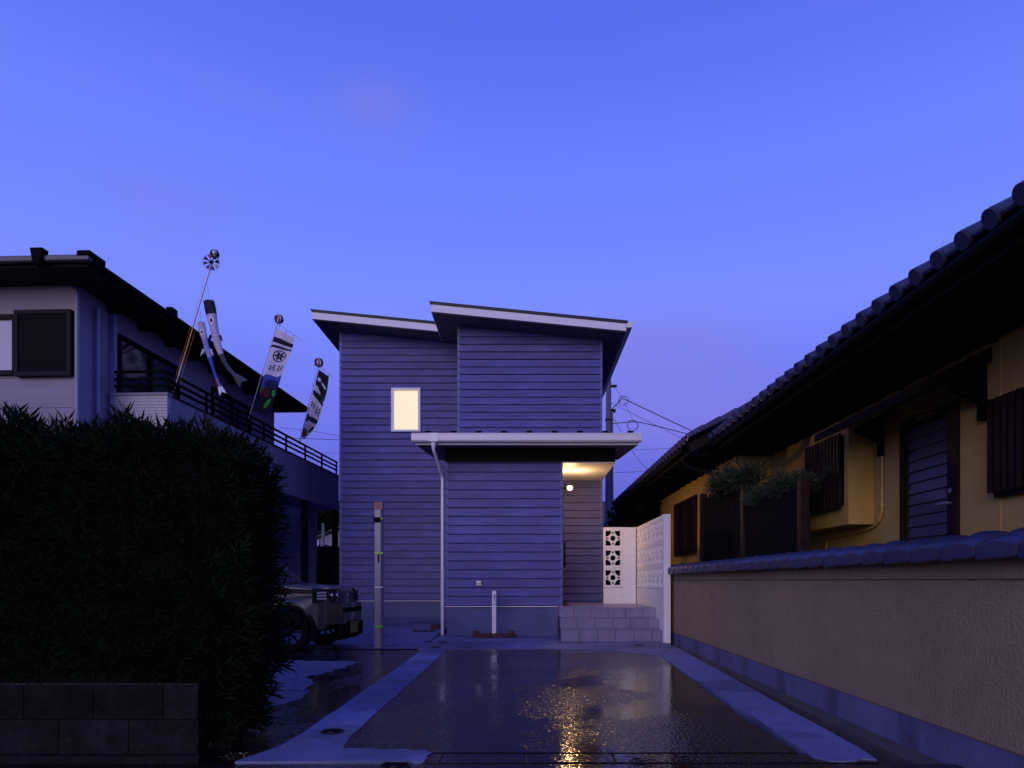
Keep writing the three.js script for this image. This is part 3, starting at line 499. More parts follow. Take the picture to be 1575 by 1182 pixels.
  mesh('sill', bx(X - .05, X - .003, 1.69, 1.735, -4.18, -5.48, .003), M.brownWood, W2);
  lattice(W2, X - .055, 1.727, 2.475, 4.24, 16, .081);
  // wing window
  const W3 = part('window', R); W3.position.set(XW, 0, 0);
  mesh('frame', [bx(-.05, .01, 1.55, 1.63, -12.98, -14.86, .004), bx(-.05, .01, 2.58, 2.66, -12.98, -14.86, .004), bx(-.05, .01, 1.63, 2.58, -12.98, -13.07, .004), bx(-.05, .01, 1.63, 2.58, -13.9, -13.96, .004), bx(-.05, .01, 1.63, 2.58, -14.78, -14.86, .004)], M.brownWood, W3);
  mesh('pane', bx(-.015, -.006, 1.63, 2.58, -13.07, -13.9), M.glassDark, W3); mesh('pane', bx(-.015, -.006, 1.63, 2.58, -13.96, -14.78), M.glassDark, W3);
  mesh('curtain', bx(-.005, -.001, 1.63, 2.58, -13.1, -13.6), mat(.3, .3, .34, .9), W3);
  // painted conduit on the wall
  mesh('conduit', tube([[X - .02, 2.62, -7.255], [X - .02, 1.9, -7.255], [X - .02, 1.76, -7.262], [X - .02, 1.67, -7.31], [X - .02, 1.62, -7.42], [X - .02, 1.59, -7.6], [X - .02, 1.55, -8.4], [X - .02, 1.53, -8.55], [X - .02, 1.47, -8.61], [X - .02, 1.3, -8.617], [X - .02, .6, -8.617]], .014, 90, 8, .3), M.mustardPaint, R);
  mesh('conduit_joint', new THREE.CylinderGeometry(.021, .021, .05, 12).translate(X - .02, 1.83, -7.257), M.mustardPaint, R);
  // downpipe from the wing gutter back to the wall
  mesh('downpipe', tube([[2.52, 3.03, -11.0], [2.55, 2.92, -11.0], [2.7, 2.82, -11.0], [3.05, 2.74, -11.0], [3.17, 2.68, -11.0], [3.2, 2.5, -11.0], [3.2, .1, -11.0]], .035, 60, 10, .3), M.darkMetal, R);
  mesh('downpipe_strut', tube([[2.62, 3.0, -11.3], [2.9, 2.9, -11.3], [3.12, 2.86, -11.3], [3.2, 2.7, -11.3], [3.2, .1, -11.3]], .028, 40, 8, .3), M.darkMetal, R);
}

// ------------------------------------------------------------------ foliage builders
function sprigGeo(seed, n, len, wid, stem) {               // narrow-leaved sprig growing along +y
  const r = rng(seed), pos = [], nor = [];
  const tri = (a, b, c) => { const nn = b.clone().sub(a).cross(c.clone().sub(a)).normalize(); for (const p of [a, b, c]) { pos.push(p.x, p.y, p.z); nor.push(nn.x, nn.y, nn.z); } };
  const leaf = (o, dir, l, w) => { const side = new THREE.Vector3(r() - .5, r() - .5, r() - .5).cross(dir).normalize().multiplyScalar(w), mid = o.clone().addScaledVector(dir, l * .5), tip = o.clone().addScaledVector(dir, l), up = side.clone().cross(dir).normalize().multiplyScalar(w * .4); tip.addScaledVector(up, -1); const p1 = mid.clone().add(side), p2 = mid.clone().sub(side); mid.add(up); tri(o, p1, mid); tri(o, mid, p2); tri(p1, tip, mid); tri(mid, tip, p2); };
  for (let i = 0; i < n; i++) { const t = i / n, a = i * 2.4, el = lerp(.25, 1.1, t) + (r() - .5) * .3, o = new THREE.Vector3(0, t * stem, 0); leaf(o, new THREE.Vector3(Math.cos(a) * Math.cos(el), Math.sin(el), Math.sin(a) * Math.cos(el)), len * (.75 + r() * .5), wid); }
  const s = rod([0, -.03, 0], [0, stem, 0], .003, .0015, 4).toNonIndexed(); for (let i = 0; i < s.attributes.position.count; i++) { pos.push(s.attributes.position.getX(i), s.attributes.position.getY(i), s.attributes.position.getZ(i)); nor.push(s.attributes.normal.getX(i), s.attributes.normal.getY(i), s.attributes.normal.getZ(i)); }
  const g = new THREE.BufferGeometry(); g.setAttribute('position', new THREE.Float32BufferAttribute(pos, 3)); g.setAttribute('normal', new THREE.Float32BufferAttribute(nor, 3)); return uvm(g);
}
const needle = [sprigGeo(1, 16, .085, .0055, .13), sprigGeo(2, 20, .075, .005, .15), sprigGeo(3, 13, .095, .006, .1)];
const broad = [sprigGeo(5, 9, .075, .02, .1), sprigGeo(6, 7, .09, .024, .08)];
function foliage(parent, spots, geos, m, seed, tint = .35) {     // spots: [pos, dir, scale]
  const r = rng(seed), by = geos.map(() => []); spots.forEach((s) => by[Math.floor(r() * geos.length)].push(s));
  const q = new THREE.Quaternion(), q2 = new THREE.Quaternion(), mt = new THREE.Matrix4(), up = new THREE.Vector3(0, 1, 0), c = new THREE.Color();
  by.forEach((list, k) => {
    const im = new THREE.InstancedMesh(geos[k], m, list.length); im.name = 'foliage'; im.userData.kind = 'stuff'; im.castShadow = im.receiveShadow = true;
    list.forEach(([p, d, s], i) => { q.setFromUnitVectors(up, d.clone().normalize()); q2.setFromAxisAngle(up, r() * 6.28); q.multiply(q2); mt.compose(p, q, new THREE.Vector3(s, s, s)); im.setMatrixAt(i, mt); const v = 1 + (r() - .5) * 2 * tint; c.setRGB(v, v * (1 + (r() - .5) * .2), v); im.setColorAt(i, c); });
    parent.add(im);
  });
}
function hedgeSpots(x0, x1, y0, y1, d0, d1, step, seed, bulge, shape) {
  const r = rng(seed), out = [], n3 = fbm(seed + 5, 4, 3), j = () => (r() - .5) * step * 1.3;
  const add = (x, y, d, nx, ny, nz, amt = 1) => { const b = (n3(x * .23 + 3, y * .23 + d * .19) - .5) * bulge; const p = new THREE.Vector3(x + nx * b, y + ny * b, -d + nz * b); if (shape && !shape(p)) return; out.push([p, new THREE.Vector3(nx + (r() - .5) * 1.1, ny + .45 + (r() - .5) * .9, nz + (r() - .5) * 1.1), .75 + r() * .6]); };
  for (let x = x0; x <= x1; x += step) for (let y = y0; y <= y1; y += step) { add(x + j(), y + j(), d0 + r() * .06, 0, 0, 1); if (r() < .5) add(x + j(), y + j(), d1, 0, 0, -1); }
  for (let d = d0; d <= d1; d += step) for (let y = y0; y <= y1; y += step) { add(x1 - r() * .05, y + j(), d + j(), 1, 0, 0); if (r() < .6) add(x0, y + j(), d + j(), -1, 0, 0); }
  for (let x = x0; x <= x1; x += step) for (let d = d0; d <= d1; d += step) add(x + j(), y1 + r() * .03, d + j(), 0, 1, 0);
  return out;
}

// ------------------------------------------------------------------ front hedge and its block wall, left
{
  const Hd = thing('hedge', 'tall dark clipped hedge above the low block wall at the street', 'hedge', [0, 0, 0]);
  const core = new RoundedBoxGeometry(4.3, 1.4, .62, 5, .16); core.translate(-4.0, 1.05, -4.42); mesh('inner_branches', core, M.leafInner, Hd);
  const low = new RoundedBoxGeometry(.38, 1.25, .5, 4, .1); low.translate(-2.0, .66, -4.36); mesh('inner_branches', low, M.leafInner, Hd);
  const sh = (p) => { const dx = p.x + 2.12, dy = p.y - 1.58; return !(dx > 0 && dy > 0 && Math.hypot(dx, dy) > .36); };
  const spots = hedgeSpots(-6.1, -1.79, .46, 1.78, 4.02, 4.72, .052, 12, .12, sh).concat(hedgeSpots(-2.2, -1.83, .05, .6, 4.08, 4.6, .052, 13, .06));
  const r = rng(77); for (let i = 0; i < 240; i++) spots.push([new THREE.Vector3(-5.8 + r() * 3.7, 1.76 + r() * .05, -4.1 - r() * .6), new THREE.Vector3((r() - .5) * .35, 1, (r() - .5) * .35), 1 + r() * .3]);
  for (let k = 0; k < 26; k++) { const cx = -5.7 + r() * 3.6, cd = 4.08 + r() * .4; for (let q = 0; q < 7; q++) spots.push([new THREE.Vector3(cx + (r() - .5) * .07, 1.78 + r() * .07, -cd + (r() - .5) * .07), new THREE.Vector3((r() - .5) * .6, 1, (r() - .5) * .5), 1.15 + r() * .5]); }
  foliage(Hd, spots, needle, M.leaf, 3);
  for (let k = 0; k < 7; k++) mesh('stem', rod([-5.6 + k * .62, .0, -4.45], [-5.55 + k * .62, 1.5, -4.42], .03, .015), M.bark, Hd);
  const Bw = thing('block_wall', 'low concrete block wall, darkened in colour for shade, under the street hedge', 'wall', [0, 0, 0]);
  const bm = [1, .75, 1.2].map((k) => new THREE.MeshPhysicalMaterial({ specularIntensity: .15, map: mottled(512, .9, [.014 * k, .014 * k, .016 * k], (u, v) => .35 + 1.1 * nB(u, v) * (.5 + nC(u, v))), roughness: .95, bumpMap: stuccoBump, bumpScale: .006 }));  // near-black block colour stands in for shade on this wall
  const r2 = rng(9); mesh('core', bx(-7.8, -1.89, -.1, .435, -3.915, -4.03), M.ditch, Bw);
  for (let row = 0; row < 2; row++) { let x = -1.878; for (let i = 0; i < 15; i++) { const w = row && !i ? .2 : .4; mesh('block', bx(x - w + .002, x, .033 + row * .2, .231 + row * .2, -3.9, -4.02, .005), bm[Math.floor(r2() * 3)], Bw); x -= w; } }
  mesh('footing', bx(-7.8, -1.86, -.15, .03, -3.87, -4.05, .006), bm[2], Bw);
}

// ------------------------------------------------------------------ fence, hedge and trees on the right
{
  const Fc = thing('slat_fence', 'dark brown fence of upright slats behind the garden wall', 'fence', [3.0, 0, 0]);
  for (let i = 0; i < 14; i++) mesh('slat', bx(-.02, .0, .1, 2.40 + (i % 3) * .012, -9.5 - i * .145, -9.5 - i * .145 - .115, .004), M.black, Fc);
  mesh('post', bx(-.05, .06, 0, 2.56, -9.3, -9.42, .006), M.brownWood, Fc); mesh('post', bx(-.05, .06, 0, 2.5, -11.55, -11.65, .006), M.brownWood, Fc);
  mesh('rail', [bx(.002, .04, .5, .58, -9.42, -11.55), bx(.002, .04, 2.1, 2.18, -9.42, -11.55)], M.brownWood, Fc);
  const leafR = new THREE.MeshStandardMaterial({ color: lin(.016, .032, .009), roughness: .7, side: THREE.DoubleSide });
  const Gt = thing('added_black_panel', 'added black board panel for the dark opening between the fence post and the lattice bay', 'panel', [3.0, 0, 0]), r = rng(15);  // black boards added in place of the dark opening here
  for (let i = 0; i < 12; i++) mesh('board', bx(-.015, .012, .1, 2.05, -7.46 - i * .152, -7.46 - i * .152 - .146, .003), M.black, Gt);
  mesh('post', bx(-.05, .05, 0, 2.12, -7.34, -7.45, .005), M.brownWood, Gt); mesh('rail', [bx(.013, .045, .5, .58, -7.46, -9.28), bx(.013, .045, 1.85, 1.93, -7.46, -9.28)], M.brownWood, Gt);
  const Hr = thing('bushy_plant', 'narrow leaved green plant spilling over the black panel top', 'plant', [3.16, 0, -8.4], 'plants above the fence');
  for (let k = 0; k < 4; k++) mesh('stem', rod([0, 0, .75 - k * .5], [-.02, 2.2, .7 - k * .5], .02, .012), M.bark, Hr);
  const sp = []; for (let i = 0; i < 260; i++) { const q = r(); sp.push([new THREE.Vector3(-.16 + r() * .3, 2.02 + r() * .1 + .05 * Math.sin(q * 14), -.95 + q * 1.6), new THREE.Vector3((r() - .65) * 1.6, .45 + (r() - .4) * .9, (r() - .5) * 1.8), .95 + r() * .5]); } foliage(Hr, sp, needle, leafR, 6);
  const Tp = thing('bushy_plant', 'spiky green leaves spilling over the slat fence top', 'plant', [3.05, 0, -9.8], 'plants above the fence');
  mesh('stem', rod([.1, 0, 0], [.08, 2.4, 0], .03, .015), M.bark, Tp);
  const s2 = []; for (let i = 0; i < 120; i++) s2.push([new THREE.Vector3(-.16 + r() * .3, 2.28 + r() * .16, -.75 + r() * 1.3), new THREE.Vector3((r() - .7) * 1.6, .6 + (r() - .4), (r() - .5) * 2), 1.2 + r() * .8]); foliage(Tp, s2, needle, leafR, 41);
  // garden trees behind the block wall
  const tree = (name, label, x, d, h, rx, ry, n, seed, geos, sc = 1.6) => {
    const t = thing(name, label, 'tree', [x, 0, -d], 'garden trees behind the block wall'), q = rng(seed);
    const limbs = [tube([[0, 0, 0], [.05, h * .35, .02], [-.04, h * .7, 0]], .06, 12, 8)]; const ends = [];
    for (let k = 0; k < 7; k++) { const a = q() * 6.28, e = [Math.cos(a) * rx * .6, h * (.6 + q() * .35), Math.sin(a) * rx * .6]; limbs.push(tube([[0, h * (.3 + q() * .25), 0], [e[0] * .5, lerp(h * .5, e[1], .6), e[2] * .5], e], .022, 8, 6)); ends.push(e); }
    mesh('trunk', limbs, M.bark, t); const cr = part('crown', t), sp2 = [];
    for (let i = 0; i < n; i++) { const c = i % 3 ? ends[Math.floor(q() * ends.length)] : [0, h * .8, 0]; const u = q() * 2 - 1, a = q() * 6.28, rr = Math.cbrt(q()) * .62, s = Math.sqrt(1 - u * u); const dir = new THREE.Vector3(s * Math.cos(a), u, s * Math.sin(a)); sp2.push([new THREE.Vector3(c[0] + dir.x * rr * rx, c[1] + dir.y * rr * ry, c[2] + dir.z * rr * rx), dir.add(new THREE.Vector3(0, .4, 0)), sc * (.7 + q() * .6)]); }
    foliage(cr, sp2, geos, M.leaf, seed + 1);
  };
  tree('garden_tree', 'dark bushy evergreen rising behind the white block wall under the tiled eave', 2.75, 17.2, 3.1, .6, .6, 900, 51, broad, 1.9);
  tree('garden_tree', 'smaller dark shrub behind the white block wall close to the utility pole', 2.42, 16.6, 2.35, .32, .5, 380, 52, broad, 1.7);
}

// ------------------------------------------------------------------ neighbour's house on the left (turned a little)
const LH = new THREE.Group();
{
  const G = LH; G.name = numbered('house'); tag(G, 'two storey house with pale siding, black eaves and a railed balcony', 'house'); G.position.set(-6.8, 0, -10.3); G.rotation.y = -.0457; scene.add(G);
  const whiteWall = [1, .95, 1.04].map((k) => new THREE.MeshStandardMaterial({ map: mottled(512, 2, [.27 * k, .255 * k, .31 * k], (u, v) => .85 + .25 * nA(u, v, 1, 4)), roughness: .8, bumpMap: grainBump, bumpScale: .002 }));
  const sideWall = whiteWall[0];
  const w = part('wall', G), r = rng(3), ev = 5.42;
  mesh('wall_core', bx(-9, -.012, 0, ev + .1, -.012, -7.2), M.sidingCore, w);
  for (let k = 0; k < 13; k++) { const y = k * .455, top = Math.min(ev + .1, y + .45); if (top - y < .05) continue; for (const [a, b] of [[-9, -4.502], [-4.498, -.06]]) mesh('siding_board', bx(a, b, y, top, .0, -.011, .003), whiteWall[Math.floor(r() * 3)], w); }
  mesh('corner_board', bx(-.058, .012, 0, ev, .012, -.06, .004), whiteWall[0], w);
  mesh('side_wall', bx(-.011, 0, 0, ev + .1, -.062, -7.2), sideWall, w);
  // window with sliding storm shutter
  const W = part('window', G);
  mesh('frame', [bx(-2.1, -.95, 4.98, 5.05, .05, .001, .004), bx(-2.1, -.95, 4.13, 4.2, .06, .001, .004), bx(-.97, -.9, 4.13, 5.05, .05, .001, .004), bx(-2.17, -2.1, 4.13, 5.05, .05, .001, .004)], M.shutter, W);
  mesh('pane', bx(-2.1, -.97, 4.2, 4.98, .01, .004), new THREE.MeshPhysicalMaterial({ color: lin(1, 1, 1), roughness: .05, transmission: 1, thickness: 0 }), W);
  { const g = new THREE.PlaneGeometry(1.13, .78, 60, 1), p = g.attributes.position; for (let i = 0; i < p.count; i++) p.setZ(i, .0008 * Math.sin(p.getX(i) * 60) + .0006 * Math.sin(p.getX(i) * 23)); g.computeVertexNormals(); g.translate(-1.535, 4.59, .0025); mesh('curtain', g, mat(.55, .53, .6, .9, { side: THREE.DoubleSide }), W); }
  const Sh = part('shutter', G);
  mesh('shutter_frame', [bx(-.9, -.02, 5.03, 5.09, .1, .014, .004), bx(-.9, -.02, 4.1, 4.16, .1, .014, .004), bx(-.9, -.84, 4.16, 5.03, .1, .014, .004), bx(-.08, -.02, 4.16, 5.03, .1, .014, .004), bx(-.84, -.08, 4.16, 5.03, .03, .014)], M.shutter, Sh);
  const sl = uvm(bx(-.38, .38, -.022, .022, -.004, .004, .002)); for (let k = 0; k < 19; k++) { const m = mesh('slat', sl, M.shutter, Sh); m.position.set(-.46, 4.19 + k * .0455, .075); m.rotation.x = .55; }
  // downpipes at the corner
  const pm = mat(.24, .24, .36, .45);
  mesh('downpipe', tube([[.02, 5.3, .03], [.02, 5.2, .03], [.035, 5.1, .03], [.035, 2, .03], [.035, 0.05, .03]], .034, 40, 12), pm, G);
  mesh('downpipe', tube([[.06, 5.3, -.4], [.06, 3, -.4], [.06, .05, -.4]], .034, 20, 12), pm, G);
  mesh('corner_post', bx(.005, .09, 3.1, 5.35, -.75, -.83, .006), pm, G);
  // hipped roof with deep eaves
  const Rf = part('roof', G), ex = .62, ez = .62, x0 = -9.6, z1 = -7.85;
  const hip = new THREE.BufferGeometry(); const c = [[ex, ev + .16, ez], [ex, ev + .16, z1], [x0, ev + .16, z1], [x0, ev + .16, ez]], rg = [[-3.6, 7.0, -3.6], [-5.4, 7.0, -3.6]], b = c.map((q) => [q[0], ev + .1, q[2]]);
  const tr = []; const T = (...q) => q.forEach((v) => tr.push(...v)); T(c[0], c[1], rg[0]); T(c[1], c[2], rg[1], c[1], rg[1], rg[0]); T(c[2], c[3], rg[1]); T(c[3], c[0], rg[0], c[3], rg[0], rg[1]); T(b[0], b[2], b[1], b[0], b[3], b[2]); for (let k = 0; k < 4; k++) { const n = (k + 1) % 4; T(b[k], b[n], c[n], b[k], c[n], c[k]); }
  hip.setAttribute('position', new THREE.Float32BufferAttribute(tr, 3)); hip.computeVertexNormals(); mesh('roof_slopes', hip, M.black, Rf);
  mesh('soffit', bx(x0 + .02, ex - .02, ev + .06, ev + .099, ez - .02, z1 + .02), mat(.008, .008, .009, .9), Rf);
  mesh('gutter', [bx(x0, ex + .08, ev + .1, ev + .185, ez + .005, ez + .095, .02)], mat(.09, .085, .1, .45), Rf); mesh('gutter', bx(ex + .005, ex + .085, ev + .08, ev + .165, ez - .001, z1, .02), M.black, Rf);
  mesh('rain_head', prism([[-.09, .12], [.09, .12], [.06, -.04], [.03, -.12], [-.03, -.12], [-.06, -.04]], 0, .12, .006).translate(-.02, ev + .14, ez + .03), M.black, Rf);
  mesh('rain_head', bx(ex + .0, ex + .11, ev + .08, ev + .25, -1.3, -1.48, .01), M.black, Rf);
  mesh('eave_cap', bx(ex - .1, ex + .1, ev + .15, ev + .24, ez - .25, ez + .1, .02), M.black, Rf);
  for (let k = 0; k < 9; k++) mesh('soffit_bracket', bx(.01, ex - .05, ev - .06, ev + .058, -.7 - k * .8, -.78 - k * .8), M.black, Rf);
  // side windows opening to the balcony
  for (const [a, b2] of [[.95, 2.75], [4.0, 5.8]]) { const D = part('sliding_door', G); mesh('frame', [bx(.001, .05, 3.15, 5.1, -a, -a - .06), bx(.001, .05, 3.15, 5.1, -b2 + .06, -b2), bx(.001, .05, 5.04, 5.1, -a - .06, -b2 + .06), bx(.001, .05, 3.15, 5.04, -(a + b2) / 2 + .03, -(a + b2) / 2 - .03)], M.darkMetal, D); mesh('pane', bx(.002, .012, 3.15, 5.04, -a - .06, -(a + b2) / 2 + .03), M.glassDark, D); mesh('pane', bx(.002, .012, 3.15, 5.04, -(a + b2) / 2 - .03, -b2 + .06), M.glassDark, D); }
  // balcony
  const Bc = part('balcony', G), bxE = 1.0, z0 = -.7, zE = -9.3;
  mesh('floor', bx(.001, bxE - .1, 3.03, 3.12, z0 - .1, zE), sideWall, Bc);
  const tileWall = new THREE.MeshStandardMaterial({ map: mottled(512, .6, [.42, .41, .45], (u, v) => ((v * 12) % 1 < .12 ? .55 : 1) * (.85 + .3 * nB(u, v))), roughness: .6, bumpMap: tex(256, .6, (u, v) => (v * 12) % 1 < .12 ? 0 : 1), bumpScale: .004 });
  mesh('parapet', bx(.05, bxE, 3.03, 4.0, z0, z0 - .1), tileWall, Bc);
  mesh('parapet', bx(bxE - .1, bxE, 3.03, 4.0, z0 - .101, zE), sideWall, Bc);
  mesh('parapet_cap', bx(.04, bxE + .02, 4.001, 4.045, z0 + .02, z0 - .12, .006), whiteWall[1], Bc);
  mesh('parapet_cap', bx(bxE - .12, bxE + .02, 4.001, 4.03, z0 - .122, zE, .006), M.darkMetal, Bc);
  const Rl = part('railing', Bc);
  for (const y of [4.17, 4.28, 4.4]) { mesh('rail', bx(bxE - .07, bxE - .03, y - .018, y + .018, z0 - .07, zE), M.black, Rl); mesh('rail', bx(.1, bxE - .072, y - .018, y + .018, z0 - .03, z0 - .07), M.black, Rl); }
  for (let k = 0; k < 8; k++) mesh('post', bx(bxE - .068, bxE - .032, 4.03, 4.382, z0 - .1 - k * 1.2, z0 - .136 - k * 1.2), M.black, Rl);
  mesh('post', bx(.14, .18, 4.046, 4.382, z0 - .032, z0 - .068), M.black, Rl);
  mesh('carport_wall', [bx(-6, .36, .02, 3.0295, -9.15, -9.29), bx(-6, -.002, 3.0295, 3.9, -9.15, -9.29)], sideWall, G);
  mesh('carport_post', bx(bxE - .14, bxE + .0, 0.05, 3.029, -6.75, -6.9, .01), M.darkMetal, G); mesh('carport_post', bx(bxE - .14, bxE + .0, .05, 3.029, -9.1, -9.24, .01), M.darkMetal, G);
}

// ------------------------------------------------------------------ festival poles on the balcony: carp streamers and banners
{
  const silver = mat(.6, .6, .62, .3, { metalness: .9 }), gold = mat(.5, .28, .08, .35, { metalness: .6 }), bamboo = mat(.65, .33, .05, .45), poleW = mat(.4, .4, .45, .4, { metalness: .4 });
  const ball = (parent, p, r, cols) => { const b = part('finial', parent); b.position.copy(p); for (let k = 0; k < 8; k++) mesh('vane', new THREE.SphereGeometry(r, 6, 12, k * Math.PI / 4, Math.PI / 4 * .72), cols[k % cols.length], b); mesh('hub', new THREE.SphereGeometry(r * .3, 10, 8), M.black, b); };
  const vane = [mat(.5, .5, .55, .35, { side: 2, metalness: .5 }), mat(.01, .01, .02, .5, { side: 2 }), mat(.55, .2, .08, .4, { side: 2 }), mat(.02, .05, .06, .4, { side: 2 })];
  const d0 = 11.25, P = thing('carp_streamer_pole', 'yellow pole with spinning arrow wheel leaning out from the balcony corner', 'flagpole', [0, 0, 0]);
  const pb = at(266, 606, d0), pt = at(330, 391, d0), on = (t) => pb.clone().lerp(pt, t);
  mesh('lower_pole', rod(on(0), on(.22), .014), poleW, P); mesh('upper_pole', rod(on(.2), on(.99), .0115, .007), bamboo, P);
  mesh('clamp', [bx(-.06, .06, -.03, .03, -.05, .05).translate(...on(.06).toArray()), bx(-.035, .035, -.12, .0, -.03, .03).translate(...on(.01).toArray())], M.darkMetal, P);
  mesh('guy_line', [rod(on(.05), on(.78), .002, .002, 5).translate(-.03, 0, .02), rod(on(.06), on(.62), .002, .002, 5).translate(.045, -.03, 0)], bamboo, P);
  const wheel = part('arrow_wheel', P); wheel.position.copy(on(.935)).add(new THREE.Vector3(0, 0, .03)); wheel.rotation.set(.1, .3, 0);
  mesh('rim', new THREE.TorusGeometry(.125, .003, 5, 36), M.wire, wheel); mesh('hub', new THREE.CylinderGeometry(.025, .025, .05, 14).rotateX(Math.PI / 2), M.black, wheel);
  for (let k = 0; k < 8; k++) { const a = k * Math.PI / 4 + .2; const q = prism([[.02, -.006], [.07, -.01], [.085, -.03], [.122, -.024], [.115, 0], [.122, .024], [.085, .03], [.07, .01], [.02, .006]], -.003, .003); q.rotateX(.4); q.rotateZ(a); mesh('arrow_vane', q, vane[[1, 3, 2, 1, 3, 1, 1, 0][k]], wheel); }
  ball(P, on(1.0), .075, [vane[3], vane[1], vane[0], vane[1]]);
  // carp: a flattened, wind-filled tube with an open mouth, fins and a forked tail
  const carp = (label, pts, r0, d, draw, cord) => {
    const C = thing('carp_streamer', label, 'streamer', [0, 0, 0], 'carp streamers');
    const cv = document.createElement('canvas'); cv.width = 128; cv.height = 512; draw(cv.getContext('2d')); const t = new THREE.CanvasTexture(cv); t.colorSpace = THREE.SRGBColorSpace;
    const m = new THREE.MeshStandardMaterial({ map: t, roughness: .85, side: THREE.DoubleSide });
    const curve = new THREE.CatmullRomCurve3(pts.map(([x, y, dz]) => at(x, y, d + (dz || 0)))), N = 40, S = 20, pos = [], uv = [], idx = [];
    for (let i = 0; i <= N; i++) { const u = i / N, p = curve.getPoint(u), tg = curve.getTangent(u), sd = new THREE.Vector3(-tg.y, tg.x, 0).normalize(), bk = tg.clone().cross(sd); const w = r0 * (1 - .62 * smooth(0, .86, u) + .75 * smooth(.86, 1, u)) * (1 + .08 * Math.sin(u * 17)), th = r0 * (.85 - .7 * u); for (let k = 0; k <= S; k++) { const a = k / S * Math.PI * 2; const q = p.clone().addScaledVector(sd, Math.cos(a) * w).addScaledVector(bk, Math.sin(a) * Math.max(th, .008)); if (u > .9) q.addScaledVector(tg, Math.abs(Math.cos(a)) * .05 * (u - .9) * 10); pos.push(q.x, q.y, q.z); uv.push(Math.abs(k / S * 2 - 1), 1 - u); } }
    for (let i = 0; i < N; i++) for (let k = 0; k < S; k++) { const a = i * (S + 1) + k, b = a + S + 1; idx.push(a, b, a + 1, a + 1, b, b + 1); }
    const g = new THREE.BufferGeometry(); g.setAttribute('position', new THREE.Float32BufferAttribute(pos, 3)); g.setAttribute('uv', new THREE.Float32BufferAttribute(uv, 2)); g.setIndex(idx); g.computeVertexNormals();
    mesh('body', keepUv(g), m, C);
    mesh('mouth_ring', new THREE.TorusGeometry(r0, .004, 6, 24).rotateX(Math.PI / 2).translate(...curve.getPoint(0).toArray()), M.white, C);
    mesh('cord', rod(curve.getPoint(0).add(new THREE.Vector3(0, .0, 0)), at(...cord, d), .002, .002, 5), M.wire, C);
    for (const s of [-1, 1]) { const p = curve.getPoint(.35); mesh('fin', prism([[0, 0], [.05 * s, -.02], [.075 * s, -.13], [.01 * s, -.07]], -.002, .002).translate(p.x + s * r0 * .6, p.y, p.z), m, C); }
  };
  const scales = (c, base, edge, y0, y1) => { c.fillStyle = base; c.fillRect(0, y0, 128, y1 - y0); c.strokeStyle = edge; c.lineWidth = 3; for (let y = y0, k = 0; y < y1; y += 18, k++) for (let x = (k % 2) * 14 - 14; x < 140; x += 28) { c.beginPath(); c.arc(x, y, 15, .1, Math.PI - .1); c.stroke(); } };
  const eye = (c, y) => { c.fillStyle = '#e8e4f0'; c.beginPath(); c.arc(64, y, 20, 0, 7); c.fill(); c.fillStyle = '#101018'; c.beginPath(); c.arc(64, y, 11, 0, 7); c.fill(); };
  carp('large white and navy carp streamer hanging highest on the pole', [[321, 464], [328, 500], [336, 535], [350, 565], [372, 588]], .085, d0, (c) => { c.fillStyle = '#b9b6cc'; c.fillRect(0, 0, 128, 512); scales(c, '#c2c0d4', '#8d8aa6', 150, 300); scales(c, '#4a4a66', '#20202f', 300, 512); c.fillStyle = '#12142e'; c.fillRect(0, 0, 128, 74); eye(c, 110); }, [319, 437]);
  carp('smaller blue and red carp streamer hanging lower on the pole', [[309, 497], [315, 525], [323, 552], [331, 578], [341, 603]], .055, d0 - .12, (c) => { c.fillStyle = '#b8b2c8'; c.fillRect(0, 0, 128, 512); scales(c, '#8fa2d8', '#5a68b0', 110, 250); scales(c, '#3c58c4', '#1c2c78', 250, 400); c.fillStyle = '#c03a34'; c.fillRect(0, 95, 40, 60); c.fillRect(0, 400, 70, 112); c.fillStyle = '#3f6ae0'; c.fillRect(70, 400, 58, 70); c.fillStyle = '#d8d8ee'; c.fillRect(0, 470, 128, 42); eye(c, 70); }, [307, 478]);
  // banners
  const glyph = (c, x, y, s, strokes) => { c.lineWidth = s * .11; c.lineCap = 'round'; for (const st of strokes) { c.beginPath(); st.forEach(([a, b], i) => i ? c.lineTo(x + a * s, y + b * s) : c.moveTo(x + a * s, y + b * s)); c.stroke(); } };
  const kA = [[[.05, .25], [.45, .25]], [[.25, .05], [.25, .95]], [[.25, .4], [.05, .7]], [[.25, .4], [.45, .65]], [[.6, .1], [.95, .1]], [[.78, .1], [.7, .45]], [[.58, .45], [.98, .45]], [[.78, .45], [.6, .95]], [[.75, .55], [.98, .95]]];
  const kB = [[[.25, .02], [.08, .25], [.3, .3], [.06, .52]], [[.2, .5], [.2, .95]], [[.06, .65], [.02, .85]], [[.34, .62], [.4, .82]], [[.7, .02], [.7, .2]], [[.5, .2], [.98, .2]], [[.62, .32], [.5, .6]], [[.82, .32], [.95, .55]], [[.88, .42], [.52, .95]], [[.58, .5], [.98, .95]]];
